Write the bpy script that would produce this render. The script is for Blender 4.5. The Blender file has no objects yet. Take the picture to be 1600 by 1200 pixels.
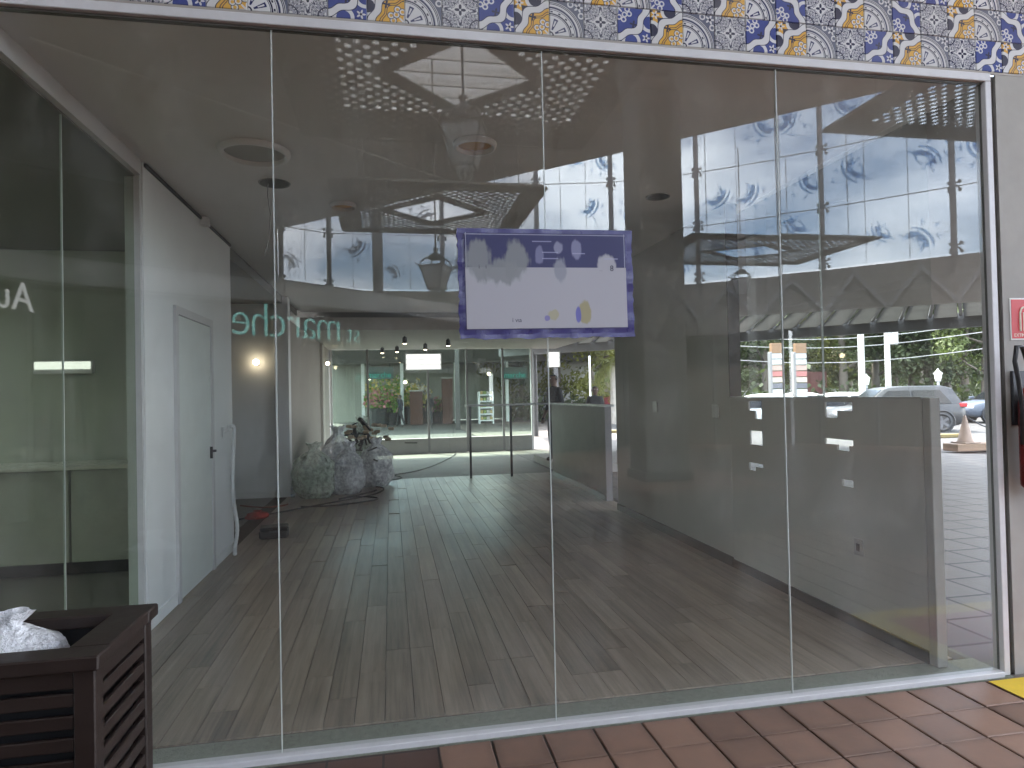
import bpy, bmesh, math, random
import numpy as np
from mathutils import Vector, Matrix, noise

random.seed(7)
S = bpy.context.scene
COL = S.collection
R = math.radians

# ------------------------------------------------------------------ camera
FPX, YAW, PITCH, ROLL = 1018.1, 0.1846, 0.0160, -0.0214
CAM = Vector((0.0, -3.083, 1.6))
_f = Vector((math.sin(YAW) * math.cos(PITCH), math.cos(YAW) * math.cos(PITCH), math.sin(PITCH)))
_r0 = Vector((math.cos(YAW), -math.sin(YAW), 0))
_u0 = _r0.cross(_f)
_r = math.cos(ROLL) * _r0 + math.sin(ROLL) * _u0
_u = -math.sin(ROLL) * _r0 + math.cos(ROLL) * _u0
cd = bpy.data.cameras.new('camera')
cam = bpy.data.objects.new('camera', cd)
COL.objects.link(cam)
m = Matrix.Identity(4)
for i in range(3):
    m[i][0], m[i][1], m[i][2], m[i][3] = _r[i], _u[i], -_f[i], CAM[i]
cam.matrix_world = m
cd.sensor_width = 36.0
cd.lens = FPX / 1600 * 36.0
cd.clip_start, cd.clip_end = 0.05, 2000
S.camera = cam

# ------------------------------------------------------------------ sky, sun, exposure
SUN_EL, SUN_AZ = R(56), R(-28)          # azimuth measured from +Y towards +X
W = bpy.data.worlds.new('World')
S.world = W
W.use_nodes = True
wt = W.node_tree
wt.nodes.clear()
wo = wt.nodes.new('ShaderNodeOutputWorld')
bg = wt.nodes.new('ShaderNodeBackground')
sky = wt.nodes.new('ShaderNodeTexSky')
sky.sky_type = 'NISHITA'
sky.sun_disc = False
sky.sun_elevation = SUN_EL
sky.sun_rotation = SUN_AZ
sky.air_density = 1.0
sky.dust_density = 1.5
tcw = wt.nodes.new('ShaderNodeTexCoord')
mpw = wt.nodes.new('ShaderNodeMapping')
mpw.inputs['Scale'].default_value = (1.0, 1.0, 2.2)
mpw.inputs['Location'].default_value = (0.35, 0.2, 0.1)
nzw = wt.nodes.new('ShaderNodeTexNoise')
nzw.inputs['Scale'].default_value = 2.6
nzw.inputs['Detail'].default_value = 5
nzw.inputs['Roughness'].default_value = 0.56
rmp = wt.nodes.new('ShaderNodeValToRGB')
rmp.color_ramp.elements[0].position = 0.40
rmp.color_ramp.elements[0].color = (0, 0, 0, 1)
rmp.color_ramp.elements[1].position = 0.62
rmp.color_ramp.elements[1].color = (1, 1, 1, 1)
rm2 = wt.nodes.new('ShaderNodeValToRGB')
rm2.color_ramp.elements[0].position = 0.3
rm2.color_ramp.elements[0].color = (6.6, 7.2, 8.3, 1)
rm2.color_ramp.elements[1].position = 0.7
rm2.color_ramp.elements[1].color = (13.0, 13.3, 13.8, 1)
mxw = wt.nodes.new('ShaderNodeMix')
mxw.data_type = 'RGBA'
wt.links.new(tcw.outputs['Generated'], mpw.inputs['Vector'])
wt.links.new(mpw.outputs['Vector'], nzw.inputs['Vector'])
wt.links.new(nzw.outputs['Fac'], rmp.inputs['Fac'])
wt.links.new(nzw.outputs['Fac'], rm2.inputs['Fac'])
wt.links.new(rmp.outputs['Color'], mxw.inputs['Factor'])
wt.links.new(sky.outputs['Color'], mxw.inputs['A'])
wt.links.new(rm2.outputs['Color'], mxw.inputs['B'])
wt.links.new(mxw.outputs['Result'], bg.inputs['Color'])
bg.inputs['Strength'].default_value = 0.10
W.cycles.sampling_method = 'MANUAL'
W.cycles.sample_map_resolution = 512
wt.links.new(bg.outputs['Background'], wo.inputs['Surface'])

sd = bpy.data.lights.new('sun', 'SUN')
sd.energy = 2.0
sd.angle = R(4)
sd.color = (1.0, 0.95, 0.88)
sun = bpy.data.objects.new('sun', sd)
COL.objects.link(sun)
_to = Vector((math.sin(SUN_AZ) * math.cos(SUN_EL), math.cos(SUN_AZ) * math.cos(SUN_EL), math.sin(SUN_EL)))
sun.rotation_euler = _to.to_track_quat('Z', 'Y').to_euler()
sun.location = _to * 60

S.view_settings.view_transform = 'Standard'
S.view_settings.look = 'None'
S.view_settings.exposure = 3.5
S.view_settings.gamma = 1.0
S.view_settings.use_curve_mapping = False
S.render.engine = 'CYCLES'
S.cycles.use_denoising = True
S.cycles.use_adaptive_sampling = True
S.cycles.adaptive_threshold = 0.02
S.cycles.max_bounces = 9
S.cycles.diffuse_bounces = 4
S.cycles.glossy_bounces = 4
S.cycles.transparent_max_bounces = 28
S.cycles.sample_clamp_indirect = 6.0
S.cycles.caustics_reflective = False
S.cycles.caustics_refractive = False


def at(x, y, axis, v):
    """point of the plane axis = v behind a pixel of the 1600 x 1200 photograph"""
    d = _r * ((x - 800) / FPX) + _u * (-(y - 600) / FPX) + _f
    t = (v - CAM[axis]) / d[axis]
    return CAM + d * t


def behind(x, y, z):
    """a thing mirrored in the shop window: its real place on the other side of the pane"""
    p = at(x, y, 2, z)
    return Vector((p.x, -p.y, p.z))


# ------------------------------------------------------------------ materials
class X:
    """tiny expression helper for shader maths"""
    def __init__(s, nt, sock):
        s.nt, s.s = nt, sock

    def _op(s, op, a, b=None, c=None):
        n = s.nt.nodes.new('ShaderNodeMath')
        n.operation = op
        for k, q in enumerate((a, b, c)):
            if q is None:
                continue
            if isinstance(q, X):
                s.nt.links.new(q.s, n.inputs[k])
            else:
                n.inputs[k].default_value = q
        return X(s.nt, n.outputs[0])

    def __add__(s, o): return s._op('ADD', s, o)
    __radd__ = __add__
    def __sub__(s, o): return s._op('SUBTRACT', s, o)
    def __rsub__(s, o): return s._op('SUBTRACT', o, s)
    def __mul__(s, o): return s._op('MULTIPLY', s, o)
    __rmul__ = __mul__
    def __truediv__(s, o): return s._op('DIVIDE', s, o)
    def sin(s): return s._op('SINE', s)
    def cos(s): return s._op('COSINE', s)
    def abs(s): return s._op('ABSOLUTE', s)
    def sqrt(s): return s._op('SQRT', s)
    def frac(s): return s._op('FRACT', s)
    def lt(s, o): return s._op('LESS_THAN', s, o)
    def gt(s, o): return s._op('GREATER_THAN', s, o)
    def mx(s, o): return s._op('MAXIMUM', s, o)
    def mn(s, o): return s._op('MINIMUM', s, o)
    def atan2(s, o): return s._op('ARCTAN2', s, o)
    def pw(s, o): return s._op('POWER', s, o)
    def band(s, c, w): return (s - c).abs().lt(w)
    def soft(s, a, b):
        n = s.nt.nodes.new('ShaderNodeMapRange')
        n.interpolation_type = 'SMOOTHSTEP'
        s.nt.links.new(s.s, n.inputs['Value'])
        n.inputs['From Min'].default_value = a
        n.inputs['From Max'].default_value = b
        return X(s.nt, n.outputs['Result'])


def hyp(a, b):
    return (a * a + b * b).sqrt()


def mixc(nt, fac, a, b):
    n = nt.nodes.new('ShaderNodeMix')
    n.data_type = 'RGBA'
    if isinstance(fac, X):
        nt.links.new(fac.s, n.inputs['Factor'])
    else:
        n.inputs['Factor'].default_value = fac
    for k, q in (('A', a), ('B', b)):
        if isinstance(q, tuple):
            n.inputs[k].default_value = (*q[:3], 1)
        else:
            nt.links.new(q, n.inputs[k])
    return n.outputs['Result']


def newmat(name):
    mt = bpy.data.materials.new(name)
    mt.use_nodes = True
    nt = mt.node_tree
    b = nt.nodes['Principled BSDF']
    return mt, nt, b


def coords(nt, kind='Object', scale=(1, 1, 1)):
    t = nt.nodes.new('ShaderNodeTexCoord')
    mp = nt.nodes.new('ShaderNodeMapping')
    mp.inputs['Scale'].default_value = scale
    nt.links.new(t.outputs[kind], mp.inputs['Vector'])
    return mp.outputs['Vector']


def wcoords(nt, scale=(1, 1, 1)):
    g = nt.nodes.new('ShaderNodeNewGeometry')
    mp = nt.nodes.new('ShaderNodeMapping')
    mp.inputs['Scale'].default_value = scale
    nt.links.new(g.outputs['Position'], mp.inputs['Vector'])
    return mp.outputs['Vector']


def nz(nt, vec, scale, detail=4, rough=0.55):
    n = nt.nodes.new('ShaderNodeTexNoise')
    n.inputs['Scale'].default_value = scale
    n.inputs['Detail'].default_value = detail
    n.inputs['Roughness'].default_value = rough
    nt.links.new(vec, n.inputs['Vector'])
    return X(nt, n.outputs['Fac'])


def bump(nt, b, h, strength=0.2, dist=0.01):
    n = nt.nodes.new('ShaderNodeBump')
    n.inputs['Strength'].default_value = strength
    n.inputs['Distance'].default_value = dist
    nt.links.new(h.s, n.inputs['Height'])
    nt.links.new(n.outputs['Normal'], b.inputs['Normal'])


def orand(nt):
    n = nt.nodes.new('ShaderNodeObjectInfo')
    return X(nt, n.outputs['Random'])


MATS = {}


def pm(name, col, rough=0.6, var=0.12, scale=6.0, metal=0.0, bmp=0.0, emit=0.0, rnd=0.0, stretch=(1, 1, 1), ecol=None, spec=0.5):
    """plain procedural material: colour with noise variation, optional relief"""
    if name in MATS:
        return MATS[name]
    mt, nt, b = newmat(name)
    v = wcoords(nt, stretch)
    n = nz(nt, v, scale)
    n2 = nz(nt, v, scale * 6.3)
    k = (n - 0.5) * (2.4 * var) + (n2 - 0.5) * (1.2 * var) + 0.5
    if rnd:
        k = k + (orand(nt) - 0.5) * rnd
    lo = tuple(c * 0.55 for c in col)
    hi = tuple(min(1, c * 1.45) for c in col)
    nt.links.new(mixc(nt, k, lo, hi), b.inputs['Base Color'])
    b.inputs['Roughness'].default_value = rough
    r = n2 * 0.25 + (rough - 0.125)
    nt.links.new(r.s, b.inputs['Roughness'])
    b.inputs['Metallic'].default_value = metal
    b.inputs['Specular IOR Level'].default_value = spec
    if bmp:
        bump(nt, b, n2 + n, bmp, 0.01)
    if emit:
        b.inputs['Emission Color'].default_value = (*(ecol or col), 1)
        b.inputs['Emission Strength'].default_value = emit
        mt.cycles.emission_sampling = 'NONE'
    MATS[name] = mt
    return mt


def glassm(name, tint=(0.8, 0.83, 0.8), refl=0.1, dust=0.0, edge=0.5):
    if name in MATS:
        return MATS[name]
    mt = bpy.data.materials.new(name)
    mt.use_nodes = True
    nt = mt.node_tree
    nt.nodes.clear()
    out = nt.nodes.new('ShaderNodeOutputMaterial')
    tr = nt.nodes.new('ShaderNodeBsdfTransparent')
    tr.inputs['Color'].default_value = (*tint, 1)
    gl = nt.nodes.new('ShaderNodeBsdfGlossy')
    gl.inputs['Roughness'].default_value = 0.0
    gl.inputs['Color'].default_value = (0.97, 0.98, 1.0, 1)
    lw = nt.nodes.new('ShaderNodeLayerWeight')
    lw.inputs['Blend'].default_value = 0.5
    fc = X(nt, lw.outputs['Facing'])
    fac = (fc.pw(4.0) * edge + refl).mn(1.0)
    mx = nt.nodes.new('ShaderNodeMixShader')
    nt.links.new(fac.s, mx.inputs[0])
    nt.links.new(tr.outputs[0], mx.inputs[1])
    nt.links.new(gl.outputs[0], mx.inputs[2])
    res = mx.outputs[0]
    if dust:
        df = nt.nodes.new('ShaderNodeBsdfDiffuse')
        df.inputs['Color'].default_value = (0.75, 0.74, 0.7, 1)
        m2 = nt.nodes.new('ShaderNodeMixShader')
        m2.inputs[0].default_value = dust
        if dust > 0.015:
            n = nz(nt, wcoords(nt, (1.6, 1.0, 0.8)), 2.2, 4, 0.65)
            st_ = nz(nt, wcoords(nt, (0.5, 1.0, 0.9)), 14.0, 3, 0.7)
            gz = nt.nodes.new('ShaderNodeSeparateXYZ')
            nt.links.new(wcoords(nt), gz.inputs[0])
            low = 1.0 - (X(nt, gz.outputs['Z']) + n * 0.25).soft(0.08, 0.42)
            d = (n.soft(0.40, 0.80) * (st_ * 2.0 + 1.0) + 0.3 + low * 1.6) * dust
            nt.links.new(d.s, m2.inputs[0])
        nt.links.new(res, m2.inputs[1])
        nt.links.new(df.outputs[0], m2.inputs[2])
        res = m2.outputs[0]
    nt.links.new(res, out.inputs['Surface'])
    MATS[name] = mt
    return mt


# ------------------------------------------------------------------ mesh helpers
class MB:
    def __init__(s):
        s.v, s.f, s.mi = [], [], []
        s.cur = 0

    def add(s, vs, fs):
        o = len(s.v)
        s.v += [tuple(q) for q in vs]
        for f in fs:
            s.f.append(tuple(i + o for i in f))
            s.mi.append(s.cur)
        return s

    def box(s, x0, x1, y0, y1, z0, z1):
        x0, x1 = min(x0, x1), max(x0, x1)
        y0, y1 = min(y0, y1), max(y0, y1)
        z0, z1 = min(z0, z1), max(z0, z1)
        return s.add([(x0, y0, z0), (x1, y0, z0), (x1, y1, z0), (x0, y1, z0), (x0, y0, z1), (x1, y0, z1), (x1, y1, z1), (x0, y1, z1)],
                     [(0, 3, 2, 1), (4, 5, 6, 7), (0, 1, 5, 4), (1, 2, 6, 5), (2, 3, 7, 6), (3, 0, 4, 7)])

    def bbox(s, x0, x1, y0, y1, z0, z1, b=0.005):
        """box with chamfered edges"""
        bm = bmesh.new()
        bmesh.ops.create_cube(bm, size=1)
        bmesh.ops.scale(bm, vec=(abs(x1 - x0), abs(y1 - y0), abs(z1 - z0)), verts=bm.verts)
        bmesh.ops.translate(bm, vec=((x0 + x1) / 2, (y0 + y1) / 2, (z0 + z1) / 2), verts=bm.verts)
        bmesh.ops.bevel(bm, geom=bm.edges[:], offset=b, segments=1, affect='EDGES')
        bm.verts.index_update()
        s.add([q.co for q in bm.verts], [[q.index for q in f.verts] for f in bm.faces])
        bm.free()
        return s

    def bar(s, a, b, w, h, up=(0, 0, 1)):
        a, b = Vector(a), Vector(b)
        d = (b - a).normalized()
        upv = Vector(up)
        if abs(d.dot(upv)) > 0.98:
            upv = Vector((0, 1, 0))
        r = d.cross(upv).normalized() * (w / 2)
        u = r.cross(d).normalized() * (h / 2)
        vs = [a - r - u, a + r - u, a + r + u, a - r + u, b - r - u, b + r - u, b + r + u, b - r + u]
        return s.add(vs, [(0, 1, 2, 3), (7, 6, 5, 4), (0, 4, 5, 1), (1, 5, 6, 2), (2, 6, 7, 3), (3, 7, 4, 0)])

    def tube(s, pts, rad, n=8, caps=True):
        pts = [Vector(p) for p in pts]
        rads = rad if isinstance(rad, (list, tuple)) else [rad] * len(pts)
        o = len(s.v)
        vs, fs = [], []
        prev = None
        for i, p in enumerate(pts):
            d = (pts[min(i + 1, len(pts) - 1)] - pts[max(i - 1, 0)])
            d = d.normalized() if d.length > 1e-9 else Vector((0, 0, 1))
            if prev is None:
                q = Vector((0, 0, 1)) if abs(d.z) < 0.9 else Vector((1, 0, 0))
                r = d.cross(q).normalized()
            else:
                r = (prev - d * prev.dot(d))
                r = r.normalized() if r.length > 1e-6 else d.orthogonal().normalized()
            prev = r
            u = d.cross(r)
            for k in range(n):
                a = 2 * math.pi * k / n
                vs.append(p + (r * math.cos(a) + u * math.sin(a)) * rads[i])
        for i in range(len(pts) - 1):
            for k in range(n):
                k2 = (k + 1) % n
                fs.append((i * n + k, i * n + k2, (i + 1) * n + k2, (i + 1) * n + k))
        if caps:
            fs.append(tuple(range(n - 1, -1, -1)))
            fs.append(tuple((len(pts) - 1) * n + k for k in range(n)))
        return s.add(vs, fs)

    def lathe(s, prof, n=16, c=(0, 0, 0), caps=True):
        """profile [(r, z)] turned about a vertical axis at c"""
        vs, fs = [], []
        for r, z in prof:
            for k in range(n):
                a = 2 * math.pi * k / n
                vs.append((c[0] + r * math.cos(a), c[1] + r * math.sin(a), c[2] + z))
        for i in range(len(prof) - 1):
            for k in range(n):
                k2 = (k + 1) % n
                fs.append((i * n + k, i * n + k2, (i + 1) * n + k2, (i + 1) * n + k))
        if caps:
            fs.append(tuple(range(n - 1, -1, -1)))
            fs.append(tuple((len(prof) - 1) * n + k for k in range(n)))
        return s.add(vs, fs)

    def prism(s, poly, z0, z1):
        n = len(poly)
        vs = [(p[0], p[1], z0) for p in poly] + [(p[0], p[1], z1) for p in poly]
        return s.add(vs, [tuple(range(n - 1, -1, -1)), tuple(range(n, 2 * n))] + [(k, (k + 1) % n, n + (k + 1) % n, n + k) for k in range(n)])

    def mesh(s, name, mats, smooth=False, fix=True):
        me = bpy.data.meshes.new(name)
        me.from_pydata(s.v, [], s.f)
        for q in (mats if isinstance(mats, (list, tuple)) else [mats]):
            me.materials.append(q)
        if any(s.mi):
            me.polygons.foreach_set('material_index', s.mi)
        if fix:
            bm = bmesh.new()
            bm.from_mesh(me)
            bmesh.ops.recalc_face_normals(bm, faces=bm.faces)
            bm.to_mesh(me)
            bm.free()
        if smooth:
            me.polygons.foreach_set('use_smooth', [True] * len(me.polygons))
        me.update()
        return me

    def build(s, name, mats, parent=None, smooth=False, loc=None, rot=None, fix=True):
        return link(name, s.mesh(name, mats, smooth, fix), parent, loc, rot)


def link(name, me, parent=None, loc=None, rot=None):
    o = bpy.data.objects.new(name, me)
    COL.objects.link(o)
    if parent is not None:
        o.parent = parent
    if loc is not None:
        o.location = loc
    if rot is not None:
        o.rotation_euler = rot
    return o


def tag(o, label, cat, group=None):
    o['label'] = label
    o['category'] = cat
    if group:
        o['group'] = group
    return o


def struct(o, label=None):
    o['kind'] = 'structure'
    if label:
        o['label'] = label
    return o


def empty(name, loc=(0, 0, 0), rz=0.0, label=None, cat=None, group=None):
    o = bpy.data.objects.new(name, None)
    o.empty_display_size = 0.1
    COL.objects.link(o)
    o.location = loc
    o.rotation_euler = (0, 0, rz)
    if label:
        tag(o, label, cat, group)
    return o


def copy_tree(o, parent=None):
    c = o.copy()
    COL.objects.link(c)
    c.parent = parent
    for ch in list(o.children):
        copy_tree(ch, c)
    return c


FONT_CACHE = {}


def glyph(ch, depth=0.02, offset=0.0):
    """mesh of one character, x-height based em of 1"""
    key = (ch, depth, offset)
    if key in FONT_CACHE:
        return FONT_CACHE[key]
    cu = bpy.data.curves.new('glyph', 'FONT')
    cu.body = ch
    cu.size = 1.0
    cu.extrude = depth
    cu.offset = offset
    cu.resolution_u = 4
    o = bpy.data.objects.new('glyph', cu)
    COL.objects.link(o)
    bpy.context.view_layer.update()
    dg = bpy.context.evaluated_depsgraph_get()
    me = bpy.data.meshes.new_from_object(o.evaluated_get(dg))
    bpy.data.objects.remove(o)
    bpy.data.curves.remove(cu)
    xs = [v.co.x for v in me.vertices] or [0, 0.3]
    FONT_CACHE[key] = (me, min(xs), max(xs))
    return FONT_CACHE[key]


def lettering(text, mat, parent, origin, xdir, up, size, depth=0.02, offset=0.0, gap=0.07, name='letter', sizes=None):
    """row of separate letters; origin = baseline start, xdir = reading direction"""
    xd, up = Vector(xdir).normalized(), Vector(up).normalized()
    nd = xd.cross(up)
    x = 0.0
    for i, ch in enumerate(text):
        sz = size * (sizes[i] if sizes else 1)
        if ch == ' ':
            x += 0.28 * sz
            continue
        me, a, b = glyph(ch, depth, offset)
        me2 = me.copy()
        me2.materials.clear()
        me2.materials.append(mat)
        p = Vector(origin) + xd * (x - a * sz)
        M = Matrix(((xd.x, up.x, nd.x, p.x), (xd.y, up.y, nd.y, p.y), (xd.z, up.z, nd.z, p.z), (0, 0, 0, 1)))
        me2.transform(M @ Matrix.Diagonal((sz, sz, sz, 1)))
        link(name, me2, parent)
        x += (b - a + gap) * sz
    return x


def rebase(root, loc):
    loc = Vector(loc)
    root.location = loc
    for ch in root.children:
        ch.location = Vector(ch.location) - loc
    return root


# ------------------------------------------------------------------ named materials
M_WHITE = pm('white_paint', (0.78, 0.78, 0.77), 0.5, 0.05, 2.0, bmp=0.03)
M_FRAME = pm('white_aluminium', (0.58, 0.57, 0.58), 0.4, 0.10, 7.0, bmp=0.02)
M_CEIL = pm('ceiling_paint', (0.84, 0.82, 0.79), 0.75, 0.05, 1.2)
M_WALL = pm('interior_wall_paint', (0.88, 0.90, 0.90), 0.6, 0.07, 1.3, bmp=0.03)
M_GREYW = pm('grey_wall_paint', (0.42, 0.41, 0.39), 0.65, 0.10, 1.1, bmp=0.04)
M_CONC = pm('concrete', (0.33, 0.315, 0.29), 0.8, 0.16, 2.2, bmp=0.12)
M_CFLOOR = pm('rough_concrete_floor', (0.19, 0.175, 0.16), 0.7, 0.30, 1.4, bmp=0.15)
M_DARK = pm('dark_bronze', (0.045, 0.042, 0.04), 0.5, 0.10, 2.0)
M_STEEL = pm('dark_steel', (0.06, 0.065, 0.075), 0.45, 0.10, 5.0, metal=0.3)
M_BLACK = pm('black_plastic', (0.015, 0.015, 0.017), 0.45, 0.1, 8.0)
M_GASKET = pm('gasket_strip', (0.55, 0.58, 0.56), 0.4, 0.05, 8.0)
M_GRANITE = pm('granite_threshold', (0.20, 0.21, 0.17), 0.3, 0.35, 30.0)
M_ASPH = pm('asphalt', (0.048, 0.046, 0.044), 0.85, 0.18, 0.9, bmp=0.1)
M_SOFFIT = pm('dark_soffit', (0.24, 0.23, 0.215), 0.7, 0.1, 1.0)
G_SHOP = glassm('shopfront_glass', (0.975, 0.985, 0.975), 0.034, 0.020)
G_SIDE = glassm('clear_glass', (0.93, 0.95, 0.94), 0.03, 0.006)
G_CURT = glassm('curtain_wall_glass', (0.90, 0.93, 0.95), 0.035, 0.010)
G_CURTD = glassm('grey_curtain_wall_glass', (0.80, 0.80, 0.80), 0.035, 0.010)
G_DARK = glassm('smoked_glass', (0.80, 0.84, 0.78), 0.004, 0.006, 0.03)


def brickish(name, sx, sy, ox, oy, c1, c2, grout, gw=0.03, rough=0.55, var=0.3):
    """flat tile pattern for paving too far off to build tile by tile"""
    mt, nt, b = newmat(name)
    g = nt.nodes.new('ShaderNodeNewGeometry')
    sp = nt.nodes.new('ShaderNodeSeparateXYZ')
    nt.links.new(g.outputs['Position'], sp.inputs[0])
    u = (X(nt, sp.outputs['X']) - ox) / sx
    v = (X(nt, sp.outputs['Y']) - oy) / sy
    fu, fv = (u.frac() - 0.5).abs(), (v.frac() - 0.5).abs()
    line = fu.mx(fv).gt(0.5 - gw)
    cb = nt.nodes.new('ShaderNodeCombineXYZ')
    nt.links.new((u - u.frac()).s, cb.inputs['X'])
    nt.links.new((v - v.frac()).s, cb.inputs['Y'])
    wn = nt.nodes.new('ShaderNodeTexWhiteNoise')
    nt.links.new(cb.outputs[0], wn.inputs['Vector'])
    n = nz(nt, wcoords(nt), 7.0, 5)
    k = X(nt, wn.outputs['Value']) * var + n * (1 - var)
    c = mixc(nt, k, c1, c2)
    nt.links.new(mixc(nt, line, c, grout), b.inputs['Base Color'])
    nt.links.new((n * 0.25 + (rough - 0.1)).s, b.inputs['Roughness'])
    bump(nt, b, line * -1.0 + n * 0.3, 0.35, 0.006)
    return mt


M_TERRAS = brickish('terracotta_sheet', 0.245, 0.2405, 1.165, -0.062, (0.060, 0.034, 0.027), (0.125, 0.070, 0.053), (0.03, 0.024, 0.021), 0.022, 0.45)
M_PAVER = brickish('grey_paver_sheet', 0.40, 0.40, 0.1, 0.0, (0.085, 0.074, 0.064), (0.150, 0.131, 0.114), (0.022, 0.019, 0.016), 0.034, 0.6)


def terracotta():
    mt, nt, b = newmat('terracotta_tile')
    v = wcoords(nt)
    n = nz(nt, v, 5.0, 6, 0.6)
    n2 = nz(nt, v, 45.0, 3)
    # darker fired edge that every tile carries
    co = coords(nt)
    sp = nt.nodes.new('ShaderNodeSeparateXYZ')
    nt.links.new(co, sp.inputs[0])
    e = X(nt, sp.outputs['X']).abs().mx(X(nt, sp.outputs['Y']).abs())
    k = n * 0.55 + orand(nt) * 0.35 + n2 * 0.12 - e.soft(0.07, 0.118) * 0.16
    c = mixc(nt, k, (0.085, 0.050, 0.036), (0.32, 0.19, 0.135))
    nt.links.new(c, b.inputs['Base Color'])
    nt.links.new((n2 * 0.2 + n * 0.2 + 0.28).s, b.inputs['Roughness'])
    bump(nt, b, n + n2 * 0.3, 0.12, 0.01)
    return mt


M_TERRA = terracotta()


def planks():
    mt, nt, b = newmat('vinyl_plank')
    co = coords(nt, 'Object', (1.0, 0.045, 1.0))
    ri = orand(nt)
    off = nt.nodes.new('ShaderNodeVectorMath')
    off.operation = 'ADD'
    cb = nt.nodes.new('ShaderNodeCombineXYZ')
    nt.links.new((ri * 37.0).s, cb.inputs['X'])
    nt.links.new((ri * 91.0).s, cb.inputs['Y'])
    nt.links.new(co, off.inputs[0])
    nt.links.new(cb.outputs[0], off.inputs[1])
    n = nz(nt, off.outputs[0], 42.0, 6, 0.6)
    n2 = nz(nt, off.outputs[0], 11.0, 3)
    n3 = nz(nt, wcoords(nt), 2.6, 5, 0.6)
    spx = nt.nodes.new('ShaderNodeSeparateXYZ')
    nt.links.new(coords(nt), spx.inputs[0])
    seam = X(nt, spx.outputs['X']).abs().lt(0.0016)
    half = X(nt, spx.outputs['X']).gt(0.0) * ((ri * 7.3).frac() - 0.5) * 0.28
    k = (n - 0.5) * 0.85 + (n2 - 0.5) * 0.75 + (n3 - 0.5) * 0.35 + 0.50 + (ri - 0.5) * 0.30 + half * 0.7 - seam * 0.10
    c = mixc(nt, k, (0.062, 0.046, 0.036), (0.42, 0.335, 0.265))
    nt.links.new(c, b.inputs['Base Color'])
    w = nz(nt, wcoords(nt), 1.3, 4)
    nt.links.new((n * 0.14 + w * 0.20 + 0.17).s, b.inputs['Roughness'])
    bump(nt, b, n, 0.10, 0.004)
    return mt


M_PLANK = planks()

# ================================================================== THE SETTING
# ------------------------------------------------------------------ ground outside
struct(MB().box(-120, 200, -150, 200, -0.30, -0.060).build('ground', M_ASPH), 'pale grey asphalt of the car park')
pav = [(3.3, 0.0), (30, -30), (30, -6), (9.5, 13.5), (9.5, 34), (3.3, 34)]
struct(MB().prism(pav, -0.15, -0.012).build('pavement', M_PAVER), 'grey square pavers beside the shop')
tf = struct(MB().box(-14, 16, -24, -0.052, -0.2, -0.009).build('floor', M_TERRAS), 'terracotta tiled floor of the covered gallery')
bm_tile = MB()
h = 0.1180
bm_tile.add([(-h, -h, -0.012), (h, -h, -0.012), (h, h, -0.012), (-h, h, -0.012), (-h, -h, -0.003), (h, -h, -0.003), (h, h, -0.003), (-h, h, -0.003),
             (-h + .005, -h + .005, 0), (h - .005, -h + .005, 0), (h - .005, h - .005, 0), (-h + .005, h - .005, 0)],
            [(0, 1, 5, 4), (1, 2, 6, 5), (2, 3, 7, 6), (3, 0, 4, 7), (4, 5, 9, 8), (5, 6, 10, 9), (6, 7, 11, 10), (7, 4, 8, 11), (8, 9, 10, 11)])
me_tile = bm_tile.mesh('tile', M_TERRA)
for i in range(-4, 15):
    for j in range(0, 15):
        x = 1.165 + 0.245 * i + 0.1225
        y = -0.062 - 0.2405 * j - 0.12
        link('tile', me_tile, tf, (x, y, random.uniform(-.0012, .0012)), (random.gauss(0, .003), random.gauss(0, .003), random.gauss(0, .004)))

# ------------------------------------------------------------------ shop floor
sf = struct(MB().box(-1.9, 3.3, 0.215, 9.86, -0.2, -0.008).build('shop_floor', pm('plank_underlay', (0.06, 0.045, 0.036), 0.7)), 'grey brown wood look plank floor of the empty shop')
random.seed(11)
row = 0
PW = 0.1485
lens = (1.22, 1.22, 0.92, 0.61, 1.22)
pk = {}


def plank_mesh(w, l):
    key = (round(w, 3), round(l, 2))
    if key not in pk:
        a, b_, e = w / 2, l / 2, 0.0014
        pk[key] = MB().add([(-a, -b_, -.008), (a, -b_, -.008), (a, b_, -.008), (-a, b_, -.008), (-a + e, -b_ + e, 0), (a - e, -b_ + e, 0), (a - e, b_ - e, 0), (-a + e, b_ - e, 0)],
                           [(0, 1, 5, 4), (1, 2, 6, 5), (2, 3, 7, 6), (3, 0, 4, 7), (4, 5, 6, 7)]).mesh('plank', M_PLANK)
    return pk[key]


x = -1.69
while x < 3.10:
    y = 0.225
    off = random.choice((0.3, 0.61, 0.92, 1.22))
    first = True
    while y < 9.84:
        l = off if first else 1.22
        first = False
        l = min(l, 9.85 - y)
        if l > 0.05:
            link('plank', plank_mesh(PW - 0.0012, round(l, 2) - 0.0012), sf, (x + PW / 2, y + l / 2, random.uniform(-.0006, .0006)), (random.gauss(0, .0012), random.gauss(0, .003), 0))
        y += l
    x += PW
struct(MB().box(-1.75, 3.33, -0.045, 0.213, -0.2, -0.004).build('threshold', M_GRANITE), 'speckled grey green stone threshold inside the window')
struct(MB().box(-6.5, 4.9, 9.868, 15.9, -0.2, -0.014).build('concrete_floor', M_CFLOOR), 'bare dusty concrete floor at the back of the shop')
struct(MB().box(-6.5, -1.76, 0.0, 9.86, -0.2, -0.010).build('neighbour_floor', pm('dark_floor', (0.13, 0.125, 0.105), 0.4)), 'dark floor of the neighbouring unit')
struct(MB().box(-8, 3.25, 15.95, 60, -0.2, -0.008).build('courtyard', pm('court_paving', (0.060, 0.058, 0.054), 0.7, 0.15, 1.0)), 'pale paving behind the shop')

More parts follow.
